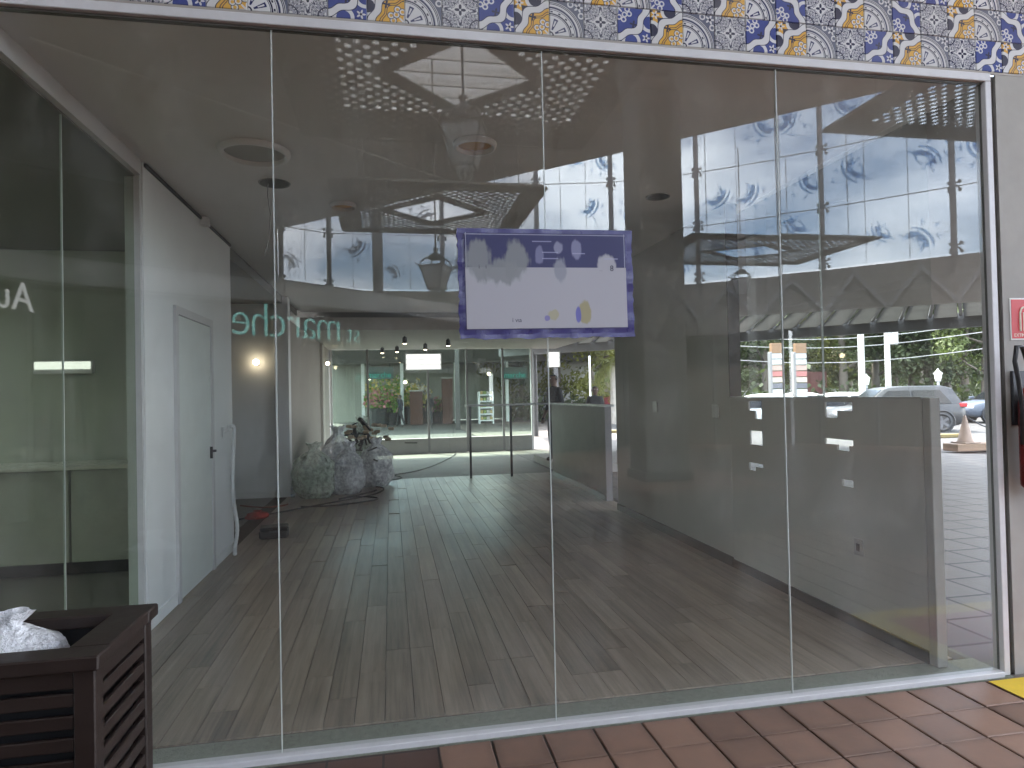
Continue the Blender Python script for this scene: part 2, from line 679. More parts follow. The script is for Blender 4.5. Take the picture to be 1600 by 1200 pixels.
# ------------------------------------------------------------------ ceiling and roof
cl = struct(MB().box(-1.72, 3.32, 0.03, 10.2, 3.30, 3.52).build('ceiling', M_CEIL), 'white plasterboard ceiling of the empty shop')
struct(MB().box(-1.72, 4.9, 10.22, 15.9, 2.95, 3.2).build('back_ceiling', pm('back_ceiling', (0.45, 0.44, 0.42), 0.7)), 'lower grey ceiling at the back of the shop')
NX0, NX1, NY0, NY1 = -6.15, -4.85, 0.8, 4.0      # unseen roof opening, added so skylight brightens the neighbouring unit
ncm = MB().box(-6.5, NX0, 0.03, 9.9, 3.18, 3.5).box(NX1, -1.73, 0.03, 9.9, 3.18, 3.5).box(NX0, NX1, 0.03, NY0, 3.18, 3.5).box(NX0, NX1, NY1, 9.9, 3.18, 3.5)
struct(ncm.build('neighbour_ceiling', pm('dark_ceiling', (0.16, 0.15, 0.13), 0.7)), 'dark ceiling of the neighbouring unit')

# ------------------------------------------------------------------ walls
lw = empty('partition_wall', label='white partition wall with a flush door on the left side of the shop', cat='wall')
MB().box(-1.79, -1.69, 1.88, 4.42, -0.01, 3.297).build('wall_panel', M_WALL, lw)
MB().box(-1.797, -1.70, 1.845, 1.877, -0.01, 3.297).build('end_post', M_FRAME, lw)
dl = MB().bbox(-1.688, -1.676, 2.56, 3.52, 0.03, 2.30, .002).build('door', pm('door_paint', (0.66, 0.69, 0.67), 0.45, 0.05), lw)
MB().box(-1.674, -1.652, 3.455, 3.475, 1.06, 1.17).build('lock_plate', M_BLACK, dl)
MB().tube([(-1.652, 3.465, 1.13), (-1.62, 3.465, 1.13)], 0.012, 8).build('handle', M_STEEL, dl)
fr = MB()
fr.box(-1.689, -1.665, 2.49, 2.555, 0.0, 2.37).box(-1.689, -1.665, 3.525, 3.59, 0.0, 2.37).box(-1.689, -1.665, 2.557, 3.523, 2.305, 2.37)
fr.build('door_frame', M_FRAME, lw)
MB().box(-1.689, -1.679, 2.556, 3.524, 2.300, 2.304).build('door_gap', M_BLACK, lw)
MB().box(-1.689, -1.677, 1.90, 2.485, 0.0, 0.09).box(-1.689, -1.677, 3.595, 4.40, 0.0, 0.09).build('skirting', M_WALL, lw)
MB().box(-1.689, -1.672, 1.90, 4.40, 3.268, 3.292).build('shadow_gap', M_BLACK, lw)
rebase(lw, (-1.74, 3.1, 0))

rw = empty('recess_wall', label='pale grey wall of the recess behind the partition wall', cat='wall')
MB().box(-5.0, -1.87, 8.20, 8.32, -0.01, 3.29).build('wall_panel', M_WALL, rw)
MB().bbox(-1.868, -1.64, 8.14, 8.36, -0.01, 3.29, .006).build('corner_post', M_WHITE, rw)
MB().box(-3.0, -1.88, 8.185, 8.198, -0.005, 0.08).build('skirting', M_WHITE, rw)
rebase(rw, (-2.5, 8.25, 0))
bw = empty('rear_side_wall', label='brownish grey side wall running back behind the rubbish bags', cat='wall')
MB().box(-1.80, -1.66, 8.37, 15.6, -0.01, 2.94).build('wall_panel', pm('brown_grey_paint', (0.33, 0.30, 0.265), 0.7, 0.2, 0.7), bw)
MB().box(-1.655, -1.60, 13.2, 13.7, 0, 2.93).build('pilaster', pm('pale_pilaster', (0.5, 0.47, 0.42), 0.6), bw)
rebase(bw, (-1.73, 12, 0))
# neighbouring unit behind the glass partition
nb = empty('neighbour_wall', label='dim green grey wall of the neighbouring unit', cat='wall')
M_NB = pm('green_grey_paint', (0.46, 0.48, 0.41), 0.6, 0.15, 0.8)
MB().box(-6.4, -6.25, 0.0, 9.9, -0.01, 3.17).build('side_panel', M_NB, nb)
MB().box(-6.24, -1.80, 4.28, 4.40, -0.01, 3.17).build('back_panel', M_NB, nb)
rebase(nb, (-4.5, 4.34, 0))

# outer shell above the shop: lifts the gallery roof and keeps daylight out of the room
sh = empty('upper_facade', label='building wall above the shop window', cat='facade')
MB().box(-9.0, 4.7, 0.02, 0.30, 3.53, 7.08).build('wall_panel', M_CONC, sh)
MB().box(-9.0, -1.80, -0.02, 0.019, 3.36, 7.08).build('cladding', M_CONC, sh)
MB().box(-9.0, NX0, 0.301, 15.9, 3.53, 3.75).box(NX1, 3.28, 0.301, 15.9, 3.53, 3.75).box(NX0, NX1, 0.301, NY0, 3.53, 3.75).box(NX0, NX1, NY1, 15.9, 3.53, 3.75).build('roof_slab', M_SOFFIT, sh)
MB().box(-9.0, -6.41, 0.0, 15.9, -0.01, 3.525).build('end_wall', M_CONC, sh)
rebase(sh, (-2, 0.15, 3.53))

# ------------------------------------------------------------------ patterned wall tiles
INK = (0.015, 0.017, 0.05)
WHT = (0.62, 0.61, 0.61)
BLU = (0.035, 0.055, 0.23)
YEL = (0.66, 0.36, 0.045)
GRY = (0.30, 0.30, 0.34)


def azulejo(kind):
    mt, nt, b = newmat('azulejo_' + kind)
    t = nt.nodes.new('ShaderNodeTexCoord')
    sp = nt.nodes.new('ShaderNodeSeparateXYZ')
    nt.links.new(t.outputs['Object'], sp.inputs[0])
    u = X(nt, sp.outputs['X']) / 0.172 + 0.5
    v = X(nt, sp.outputs['Z']) / 0.172 + 0.5

    def flower(cx, cy, r, pet=4, ph=0.0):
        a, c = u - cx, v - cy
        d = hyp(a, c)
        th = c.atan2(a)
        lim = ((th * pet + ph).cos() * 0.35 + 0.65) * r
        return d.lt(lim), d

    def ring(cx, cy, rad, w, lob=0.0, n=4, ph=0.0):
        a, c = u - cx, v - cy
        d = hyp(a, c)
        if lob:
            th = c.atan2(a)
            d = d / ((th * n + ph).cos() * lob + 1.0)
        return d, d.band(rad, w)

    def curls(col, base, cx, cy, n, r, rr, w):
        out = base
        for k in range(n):
            a = math.pi / 2 * (k + 0.5) / n
            d, bnd = ring(cx[0] + math.cos(a) * r * cx[1], cy[0] + math.sin(a) * r * cy[1], rr, w)
            out = mixc(nt, bnd, out, col)
        return out
    if kind == 'rosette':                       # quarter circle with fan and rings, centre in a corner
        c = mixc(nt, 1.0, WHT, WHT)
        d, bn = ring(0, 0, 0.96, 0.03)
        c = mixc(nt, d.gt(0.97), c, (0.10, 0.11, 0.16))
        f, fd = flower(0.86, 0.86, 0.15, 5)
        c = mixc(nt, f, c, WHT)
        c = mixc(nt, fd.lt(0.045), c, INK)
        for cx, cy in ((0.62, 0.93), (0.93, 0.62)):
            d2, bb = ring(cx, cy, 0.075, 0.022)
            c = mixc(nt, bb * d.gt(0.97), c, WHT)
        for rr, w, col in ((0.94, 0.012, INK), (0.90, 0.012, INK), (0.80, 0.028, (0.03, 0.035, 0.09)), (0.74, 0.008, INK), (0.62, 0.02, INK), (0.575, 0.008, INK)):
            c = mixc(nt, d.band(rr, w), c, col)
        th = v.atan2(u)
        dots = d.band(0.68, 0.022) * (th * 18.0).sin().gt(0.62)
        c = mixc(nt, dots, c, INK)
        pet = d.band(0.33, 0.17) * (th * 8.0 + math.pi).cos().gt(0.45)
        c = mixc(nt, pet, c, (0.02, 0.025, 0.10))
        pet2 = d.band(0.36, 0.09) * (th * 8.0 + math.pi).cos().gt(0.90)
        c = mixc(nt, pet2, c, WHT)
        c = mixc(nt, d.lt(0.11), c, INK)
        c = mixc(nt, d.lt(0.07), c, WHT)
    elif kind == 'mandala':
        a, e = u - 0.5, v - 0.5
        d = hyp(a, e)
        th = e.atan2(a)
        c = mixc(nt, 1.0, WHT, WHT)
        st = ((th * 8.0).cos() * 0.16 + 0.30)
        k = (d / st)
        c = mixc(nt, (k * 9.0).sin().gt(0.25) * d.gt(0.14), c, GRY)
        c = mixc(nt, (k * 9.0 + th * 4.0).sin().gt(0.72) * d.gt(0.16), c, INK)
        c = mixc(nt, ((th * 16.0).sin() * (d * 48.0).sin()).gt(0.45) * d.gt(0.22), c, (0.13, 0.13, 0.17))
        f, fd = flower(0.5, 0.5, 0.16, 4)
        c = mixc(nt, d.lt(0.17), c, WHT)
        c = mixc(nt, f * fd.gt(0.03), c, INK)
        for cx in (0.0, 1.0):
            for cy in (0.0, 1.0):
                d3, b3 = ring(cx, cy, 0.15, 0.03)
                c = mixc(nt, b3, c, GRY)
                d3, b3 = ring(cx, cy, 0.24, 0.018)
                c = mixc(nt, b3, c, INK)
    else:
        fill = BLU if kind == 'blue' else YEL
        cx, cy = (0.0, 1.0) if kind == 'blue' else (1.0, 0.0)
        sx, sy = (1.0, -1.0) if kind == 'blue' else (-1.0, 1.0)
        c = mixc(nt, 1.0, fill, fill)
        d, bn = ring(cx, cy, 0.83, 0.095, 0.07, 8, 0.0)
        # far corner
        c = mixc(nt, d.gt(0.92), c, fill if kind == 'blue' else INK)
        fx, fy = cx + sx * 0.86, cy + sy * 0.86
        if kind != 'blue':
            q, qd = flower(fx, fy, 0.30, 4, 0.0)
            c = mixc(nt, q * d.gt(0.92), c, YEL)
        for ddx, ddy in ((0.40, 0.98), (0.98, 0.40)):
            dd, bb = ring(cx + sx * ddx, cy + sy * ddy, 0.24, 0.05)
            c = mixc(nt, bb * d.gt(0.92), c, WHT)
        f, fd = flower(fx, fy, 0.13, 5)
        c = mixc(nt, f, c, WHT)
        c = mixc(nt, fd.lt(0.035), c, INK)
        # lobed white band with dark outline
        c = mixc(nt, d.band(0.83, 0.12), c, INK)
        c = mixc(nt, bn, c, WHT)
        if kind != 'blue':
            c = mixc(nt, d.band(0.62, 0.012), c, INK)
            c = mixc(nt, d.band(0.56, 0.012), c, INK)
        # curls and centre palmette
        for k2 in range(5):
            an = math.pi / 2 * (k2 + 0.5) / 5
            rr = 0.40 if k2 % 2 else 0.30
            px_, py_ = cx + sx * math.cos(an) * rr, cy + sy * math.sin(an) * rr
            dd, bb = ring(px_, py_, 0.065, 0.020)
            c = mixc(nt, bb, c, WHT)
            if kind != 'blue':
                c = mixc(nt, dd.band(0.092, 0.010), c, INK)
        f, fd = flower(cx + sx * 0.48, cy + sy * 0.48, 0.12, 4, 0.8)
        c = mixc(nt, f, c, INK)
        f, fd = flower(cx, cy, 0.20, 8)
        c = mixc(nt, f, c, WHT)
    # glaze unevenness, each tile fired a little differently
    n = nz(nt, wcoords(nt), 14.0, 4)
    c = mixc(nt, orand(nt) * 0.16, c, (0.42, 0.40, 0.36))
    c = mixc(nt, n.soft(0.55, 0.9) * 0.18, c, (0.35, 0.33, 0.30))
    nt.links.new(c, b.inputs['Base Color'])
    b.inputs['Roughness'].default_value = 0.22
    bump(nt, b, n, 0.05, 0.01)
    return mt


TP = 0.1755
a_ = 0.0863
tm = {}
for k in ('rosette', 'mandala', 'blue', 'yellow'):
    e = 0.0025
    tm[k] = MB().add([(-a_, 0.008, -a_), (a_, 0.008, -a_), (a_, 0.008, a_), (-a_, 0.008, a_), (-a_, -.004, -a_), (a_, -.004, -a_), (a_, -.004, a_), (-a_, -.004, a_),
                      (-a_ + e, -.007, -a_ + e), (a_ - e, -.007, -a_ + e), (a_ - e, -.007, a_ - e), (-a_ + e, -.007, a_ - e)],
                     [(0, 1, 5, 4), (1, 2, 6, 5), (2, 3, 7, 6), (3, 0, 4, 7), (4, 5, 9, 8), (5, 6, 10, 9), (6, 7, 11, 10), (7, 4, 8, 11), (8, 9, 10, 11)]).mesh('tile', azulejo(k))
tw = MB().box(-1.79, 4.7, 0.0, 0.019, 3.352, 7.08).build('tiled_wall', pm('tile_grout', (0.55, 0.54, 0.53), 0.8, 0.1, 8.0))
tag(tw, 'wall band of blue, yellow and white patterned ceramic tiles above the window', 'tiled wall')
ZT = 3.358
X0 = 1.151
for j in range(5):
    for i in range(-17, 20):
        x = X0 + TP * i + TP / 2
        z = ZT + TP * j + TP / 2
        if x < -1.7 or x > 4.55:
            continue
        if j % 2 == 0:
            k = ('mandala', 'blue', 'yellow', 'rosette')[(i + 1 + (2 if j % 4 == 2 else 0)) % 4]
            ro = 0.0
        else:
            k = ('yellow', 'rosette', 'blue', 'mandala')[(i + 1 + (2 if j % 4 == 3 else 0)) % 4]
            ro = R(-90) if k == 'blue' else 0.0
        link('tile', tm[k], tw, (x, random.uniform(-.0008, .0008), z), (random.gauss(0, .003), ro, random.gauss(0, .003)))

# ------------------------------------------------------------------ concrete column on the right of the window
cc = empty('concrete_column', label='bare concrete column with a fire sign beside the shop window', cat='column')
MB().prism([(3.375, -0.012), (4.6, -0.012), (4.6, 0.31), (3.85, 0.31), (3.385, 0.02)], -0.05, 3.339).build('shaft', M_CONC, cc)
MB().box(3.325, 3.374, 0.008, 0.028, -0.05, 3.339).build('shadow_joint', pm('dark_joint', (0.09, 0.075, 0.065), 0.8), cc)
MB().box(3.325, 4.6, -0.013, 0.0, 3.340, 3.352).build('tile_edge_trim', pm('trim_grey', (0.33, 0.30, 0.27), 0.6), cc)
rebase(cc, (3.9, 0.15, 0))

# ------------------------------------------------------------------ the shop window
sw = empty('shop_window', label='tall frameless shop window with white frame and four glass panes', cat='shop window')
top = MB()
top.bbox(-3.2, 3.322, -0.035, 0.035, 3.288, 3.332, .003)
top.build('head_frame', M_FRAME, sw)
MB().box(-3.2, 3.322, -0.020, 0.030, 3.3325, 3.351).build('head_flashing', pm('trim_grey', (0.33, 0.30, 0.27), 0.6), sw)
MB().box(-3.2, 3.29, -0.012, 0.014, 3.278, 3.2875).build('head_gasket', pm('gasket_dark', (0.10, 0.10, 0.09), 0.5), sw)
MB().bbox(3.283, 3.322, -0.035, 0.035, 0.0, 3.287, .003).build('jamb_frame', M_FRAME, sw)
MB().bbox(-3.2, 3.282, -0.040, 0.030, -0.009, 0.022, .003).build('sill_frame', M_FRAME, sw)
ed = [-3.026, -1.765, -0.504, 0.757, 2.018, 3.281]
for i in range(5):
    pn = MB().box(-0.628, 0.628, -0.005, 0.005, 0.0225, 3.2775).build('pane', G_SHOP, sw, loc=((ed[i] + ed[i + 1]) / 2, 0, 0))
    pn.rotation_euler = (R((0, 0, 0.05, -0.03, 0.06)[i]), 0, R((0, 0, -0.06, 0.05, -0.10)[i]))
for q in ed[1:5]:
    MB().box(q - .0022, q + .0022, -0.0055, 0.0055, 0.0225, 3.2775).build('joint', M_GASKET, sw)
MB().box(3.2795, 3.2825, -0.006, 0.006, 0.0225, 3.2775).build('joint', pm('gasket_dark', (0.10, 0.10, 0.09), 0.5), sw)
rebase(sw, (0.8, 0, 0))

# glass partition to the neighbouring unit
gp = empty('glass_partition', label='smoked glass partition with white top rail at the far left', cat='partition')
MB().box(-1.79, -1.69, 0.04, 1.843, 3.19, 3.297).build('top_rail', M_FRAME, gp)
for y0, y1 in ((0.045, 0.826), (0.832, 1.842)):
    MB().box(-1.745, -1.737, y0, y1, 0.03, 3.188).build('pane', G_DARK, gp)
MB().box(-1.746, -1.736, 0.827, 0.831, 0.03, 3.188).build('joint', M_GASKET, gp)
MB().box(-1.79, -1.70, 0.04, 1.843, -0.008, 0.028).build('bottom_rail', M_DARK, gp)
rebase(gp, (-1.74, 0.95, 0))

# ------------------------------------------------------------------ right side of the shop: tall wall, half walls, side glazing
def holed_board(holes, y0, y1, z0, z1, x0, x1):
    """upright board in a Y-Z plane with rectangular openings cut through it"""
    ys = sorted({y0, y1, *[q for h_ in holes for q in h_[:2]]})
    zs = sorted({z0, z1, *[q for h_ in holes for q in h_[2:]]})

    def solid(i, j):
        if i < 0 or j < 0 or i >= len(ys) - 1 or j >= len(zs) - 1:
            return False
        cy, cz = (ys[i] + ys[i + 1]) / 2, (zs[j] + zs[j + 1]) / 2
        return not any(a < cy < b and c < cz < d for a, b, c, d in holes)
    mb = MB()
    for i in range(len(ys) - 1):
        for j in range(len(zs) - 1):
            if not solid(i, j):
                continue
            a, b, c, d = ys[i], ys[i + 1], zs[j], zs[j + 1]
            mb.add([(x0, a, c), (x0, b, c), (x0, b, d), (x0, a, d)], [(0, 3, 2, 1)])
            mb.add([(x1, a, c), (x1, b, c), (x1, b, d), (x1, a, d)], [(0, 1, 2, 3)])
            if not solid(i - 1, j): mb.add([(x0, a, c), (x1, a, c), (x1, a, d), (x0, a, d)], [(0, 1, 2, 3)])
            if not solid(i + 1, j): mb.add([(x0, b, c), (x1, b, c), (x1, b, d), (x0, b, d)], [(0, 3, 2, 1)])
            if not solid(i, j - 1): mb.add([(x0, a, c), (x0, b, c), (x1, b, c), (x1, a, c)], [(0, 1, 2, 3)])
            if not solid(i, j + 1): mb.add([(x0, a, d), (x0, b, d), (x1, b, d), (x1, a, d)], [(0, 3, 2, 1)])
    return mb


HW = empty('half_wall', label='shoulder high grey half wall with torn openings along the right side', cat='half wall')
holes = [(1.85, 2.05, 1.42, 1.50), (1.85, 1.95, 1.35, 1.42), (1.85, 2.04, 1.13, 1.25), (1.85, 2.06, 0.945, 0.975), (1.96, 2.06, 0.91, 0.945),
         (0.77, 1.05, 1.44, 1.50), (0.92, 1.05, 1.39, 1.44), (0.77, 1.06, 1.205, 1.245), (0.81, 0.93, 1.17, 1.205), (0.78, 0.89, 0.93, 0.975)]
holed_board(holes, 0.19, 2.36, 0.0, 1.525, 3.02, 3.035).build('board', M_GREYW, HW, fix=False)
MB().bbox(3.018, 3.085, 0.13, 0.188, 0.0, 1.53, .004).build('end_post', pm('pale_post', (0.34, 0.335, 0.32), 0.5), HW)
MB().box(3.012, 3.06, 0.19, 2.36, 1.526, 1.534).build('cap', pm('cap_grey', (0.30, 0.30, 0.29), 0.4), HW)
MB().box(3.008, 3.019, 0.19, 2.36, 0.0, 0.075).build('skirting', pm('dark_skirting', (0.05, 0.042, 0.036), 0.4), HW)
so = MB().bbox(3.010, 3.019, 0.70, 0.78, 0.49, 0.60, .002).build('socket', pm('cap_grey', (0.30, 0.30, 0.29), 0.4), HW)
MB().box(3.006, 3.0095, 0.725, 0.755, 0.52, 0.57).build('socket_hole', M_BLACK, so)
rebase(HW, (3.05, 1.3, 0))

TW = empty('tall_wall', label='full height grey wall with dark skirting right of the poster', cat='wall')
MB().box(3.02, 3.13, 2.362, 5.40, -0.01, 3.297).build('wall_panel', M_GREYW, TW)
MB().box(3.018, 3.132, 2.352, 2.361, 1.536, 3.296).build('darkening_strip', pm('end_darkening', (0.045, 0.033, 0.025), 0.5, 0.2), TW)  # dark strip added over the wall end to dull its brightly lit face
MB().box(3.006, 3.019, 2.362, 5.41, -0.006, 0.09).build('skirting', pm('dark_skirting', (0.05, 0.042, 0.036), 0.4), TW)
for yy, zz in ((4.05, 1.42), (2.62, 1.40)):
    MB().bbox(3.008, 3.019, yy - .06, yy + .06, zz - .06, zz + .06, .002).build('switch_plate', pm('plate_grey', (0.5, 0.5, 0.49), 0.4), TW)
rebase(TW, (3.07, 3.9, 0))

H2 = empty('reception_wall', label='grey half wall with pale counter top beyond the doorway', cat='half wall')
MB().box(3.10, 3.20, 6.12, 9.36, -0.01, 1.385).build('wall_panel', pm('dark_grey_paint', (0.165, 0.155, 0.152), 0.6), H2)
MB().bbox(1.42, 3.24, 9.30, 9.62, 1.387, 1.42, .004).build('counter_top', pm('counter_top', (0.34, 0.35, 0.345), 0.25), H2)
MB().bbox(3.06, 3.24, 6.08, 9.298, 1.387, 1.42, .004).build('cap', pm('counter_top', (0.34, 0.35, 0.345), 0.25), H2)
MB().box(3.088, 3.099, 6.12, 9.36, 0, 0.09).build('skirting', pm('dark_skirting', (0.05, 0.042, 0.036), 0.4), H2)
for xx in (1.50, 2.30):
    MB().box(xx - .02, xx + .02, 9.44, 9.48, -0.01, 1.386).build('leg', M_STEEL, H2)
rebase(H2, (3.15, 7.7, 0))

SG = empty('side_window', label='clear side glazing above the half wall facing the car park', cat='window')
for y0, y1 in ((0.31, 1.32), (1.33, 2.36)):
    MB().box(3.215, 3.223, y0, y1, 0.03, 3.28).build('pane', G_SIDE, SG)
MB().box(3.212, 3.226, 1.3215, 1.3285, 0.03, 3.28).build('joint', M_GASKET, SG)
MB().box(3.205, 3.235, 0.31, 2.36, -0.008, 0.029).build('bottom_rail', M_FRAME, SG)
rebase(SG, (3.22, 1.3, 0))

# rear glazing
RG = empty('rear_window', label='rear glass wall with slim frames at the back of the shop', cat='window')
xs = [-1.60, -0.62, 1.05, 2.15, 3.20, 4.05]
for i in range(5):
    MB().box(xs[i] + .03, xs[i + 1] - .03, 15.50, 15.51, 0.42, 2.93).build('pane', glassm('rear_glass', (0.76, 0.84, 0.78), 0.05, 0.012), RG)
for i, q in enumerate(xs):
    MB().box(q - .029, q + .029, 15.46, 15.54, 0.0, 2.94).build('post', M_WHITE if i in (0, 5) else pm('rear_post', (0.16, 0.16, 0.155), 0.5), RG)
for i in range(5):
    MB().box(xs[i] + .03, xs[i + 1] - .03, 15.45, 15.60, -0.01, 0.41).build('kerb', pm('kerb_concrete', (0.22, 0.225, 0.205), 0.7), RG)
rebase(RG, (1.0, 15.5, 0))

# ------------------------------------------------------------------ covered walkway and slatted canopy on the car park side
E0, E1 = Vector((12.04, 8.30, 0)), Vector((7.85, 10.96, 0))
F0, F1 = Vector((14.9, 11.45, 0)), Vector((10.57, 15.87, 0))
ed_ = (E1 - E0).normalized()
fd_ = (F1 - F0).normalized()
Ea, Eb = E0 - ed_ * 0.5, E1 + ed_ * 5.5
Fa, Fb = F0 - fd_ * 1.2, F1 + fd_ * 9
ws = empty('walkway_roof', label='dark flat roof over the walkway between shop and car park', cat='roof')
MB().prism([(3.325, 0.33), (4.15, 0.33), (Ea.x, Ea.y), (Eb.x, Eb.y), (Eb.x, 16), (3.325, 16)], 3.305, 3.52).build('slab', M_SOFFIT, ws)
MB().bar(Vector((Ea.x, Ea.y, 3.55)), Vector((Eb.x, Eb.y, 3.55)), 0.14, 0.42).build('edge_beam', M_DARK, ws)
rebase(ws, (5, 8, 3.5))
ca = empty('slatted_canopy', label='canopy of pale translucent slats on dark rafters facing the car park', cat='canopy')
M_POLY, _nt, _b = newmat('pale_canopy_sheet')
_tl = _nt.nodes.new('ShaderNodeBsdfTranslucent')
_nt.links.new(mixc(_nt, nz(_nt, wcoords(_nt), 1.5), (0.10, 0.10, 0.097), (0.17, 0.17, 0.163)), _tl.inputs['Color'])
_nt.links.new(_tl.outputs[0], _nt.nodes['Material Output'].inputs['Surface'])
NR = 24
for k in range(NR):
    t0, t1 = k / NR, (k + 1) / NR
    a0, a1 = Ea.lerp(Eb, t0), Ea.lerp(Eb, t1)
    b0, b1 = Fa.lerp(Fb, t0), Fa.lerp(Fb, t1)
    g = 0.10
    vs = []
    for zz in (3.39, 3.41):
        for p, q, s_ in ((a0, a1, 0), (a0, a1, 1), (b0, b1, 1), (b0, b1, 0)):
            w = p.lerp(q, g + (1 - 2 * g) * s_)
            vs.append((w.x, w.y, zz))
    MB().add(vs, [(0, 3, 2, 1), (4, 5, 6, 7), (0, 1, 5, 4), (1, 2, 6, 5), (2, 3, 7, 6), (3, 0, 4, 7)]).build('slat', M_POLY, ca)
    MB().bar((a0.x, a0.y, 3.49), (b0.x, b0.y, 3.49), 0.07, 0.14).build('rafter', M_DARK, ca)
MB().bar((Fa.x, Fa.y, 3.30), (Fb.x, Fb.y, 3.30), 0.16, 0.40).build('edge_beam', pm('canopy_beam', (0.11, 0.11, 0.11), 0.5), ca)
for t in (0.90,):
    p = Fa.lerp(Fb, t)
    MB().tube([(p.x, p.y, -0.02), (p.x, p.y, 3.2)], 0.09, 12).build('post', M_DARK, ca)
rebase(ca, (12, 13, 0))

# ================================================================== THE GALLERY BEHIND THE CAMERA (mirrored in the window)
def V(p, z=None):
    return Vector((p[0], -p[1], p[2] if z is None else z))


mast_v = [(16.26, 9.48), (14.52, 11.46), (12.33, 13.72), (9.60, 15.80), (7.20, 17.02), (4.74, 17.53), (1.69, 18.07), (-0.38, 18.05), (-1.88, 18.0), (-3.21, 17.24)]
mast = [Vector((a, -b, 0)) for a, b in mast_v]
rows = [5.0, 6.75, 8.44, 10.15]


def motif(seed):
    """printed scroll of acanthus strokes, flat in its own plane, about 1 m across"""
    rnd = random.Random(seed)
    mb = MB()

    def stroke(pts, w0, w1):
        n = len(pts)
        vs, fs = [], []
        for i, p in enumerate(pts):
            d = pts[min(i + 1, n - 1)] - pts[max(i - 1, 0)]
            d = d.normalized()
            nn = Vector((-d.y, d.x))
            t = i / (n - 1)
            w = (w0 + (w1 - w0) * t) * math.sin(math.pi * min(0.97, max(0.05, t))) ** 0.5
            vs += [(p.x + nn.x * w, 0, p.y + nn.y * w), (p.x - nn.x * w, 0, p.y - nn.y * w)]
        for i in range(n - 1):
            fs.append((2 * i, 2 * i + 1, 2 * i + 3, 2 * i + 2))
        mb.add(vs, fs)

    def arc(c, r, a0, a1, n=9, sq=1.0):
        return [Vector((c[0] + r * math.cos(a0 + (a1 - a0) * i / (n - 1)), c[1] + sq * r * math.sin(a0 + (a1 - a0) * i / (n - 1)))) for i in range(n)]
    stroke(arc((-0.55, 0.45), 0.75, R(-80), R(5), 14), 0.045, 0.055)
    stroke(arc((-0.55, 0.45), 0.60, R(-75), R(-5), 12), 0.03, 0.035)
    for k in range(14):
        t = R(-78) + R(80) * k / 13
        bx, by = -0.55 + 0.62 * math.cos(t), 0.45 + 0.62 * math.sin(t)
        a = t + math.pi + rnd.uniform(-.7, .7)
        L_ = rnd.uniform(0.18, 0.50)
        sgn = rnd.choice((-1, 1))
        stroke([Vector((bx, by)) + Vector((math.cos(a + sgn * 0.9 * q / 5), math.sin(a + sgn * 0.9 * q / 5))) * (L_ * q / 5) for q in range(6)], 0.075, 0.018)
        ex, ey = bx + math.cos(a + sgn * 0.9) * L_, by + math.sin(a + sgn * 0.9) * L_
        stroke(arc((ex, ey), 0.045, a, a + sgn * 4.4, 8), 0.02, 0.02)
    for cx, cy in ((0.33, 0.18), (-0.1, -0.42), (0.38, -0.22)):
        a = rnd.uniform(0, 6)
        for q in range(3):
            aa = a + q * 1.3
            stroke([Vector((cx, cy)), Vector((cx + .07 * math.cos(aa), cy + .07 * math.sin(aa))), Vector((cx + .15 * math.cos(aa + .3), cy + .15 * math.sin(aa + .3)))], 0.035, 0.012)
    return mb


def printm(name, col, cover):
    mt = bpy.data.materials.new(name)
    mt.use_nodes = True
    nt = mt.node_tree
    nt.nodes.clear()
    out = nt.nodes.new('ShaderNodeOutputMaterial')
    tr = nt.nodes.new('ShaderNodeBsdfTransparent')
    tr.inputs['Color'].default_value = (*col, 1)
    df = nt.nodes.new('ShaderNodeBsdfTranslucent')
    df.inputs['Color'].default_value = (*col, 1)
    mx = nt.nodes.new('ShaderNodeMixShader')
    n = nz(nt, wcoords(nt), 12.0, 4)
    nt.links.new((n * 0.3 + (cover - 0.15)).s, mx.inputs[0])
    nt.links.new(tr.outputs[0], mx.inputs[1])
    nt.links.new(df.outputs[0], mx.inputs[2])
    nt.links.new(mx.outputs[0], out.inputs['Surface'])
    return mt


M_PRINT = printm('blue_print', (0.36, 0.52, 0.70), 0.25)
M_PRINTG = printm('grey_print', (0.42, 0.43, 0.46), 0.3)
mot = [motif(s).mesh('ornament', M_PRINT, fix=False) for s in (1, 2, 3)]
motg = []
for q in mot:
    g_ = q.copy()
    g_.materials.clear()
    g_.materials.append(M_PRINTG)
    motg.append(g_)

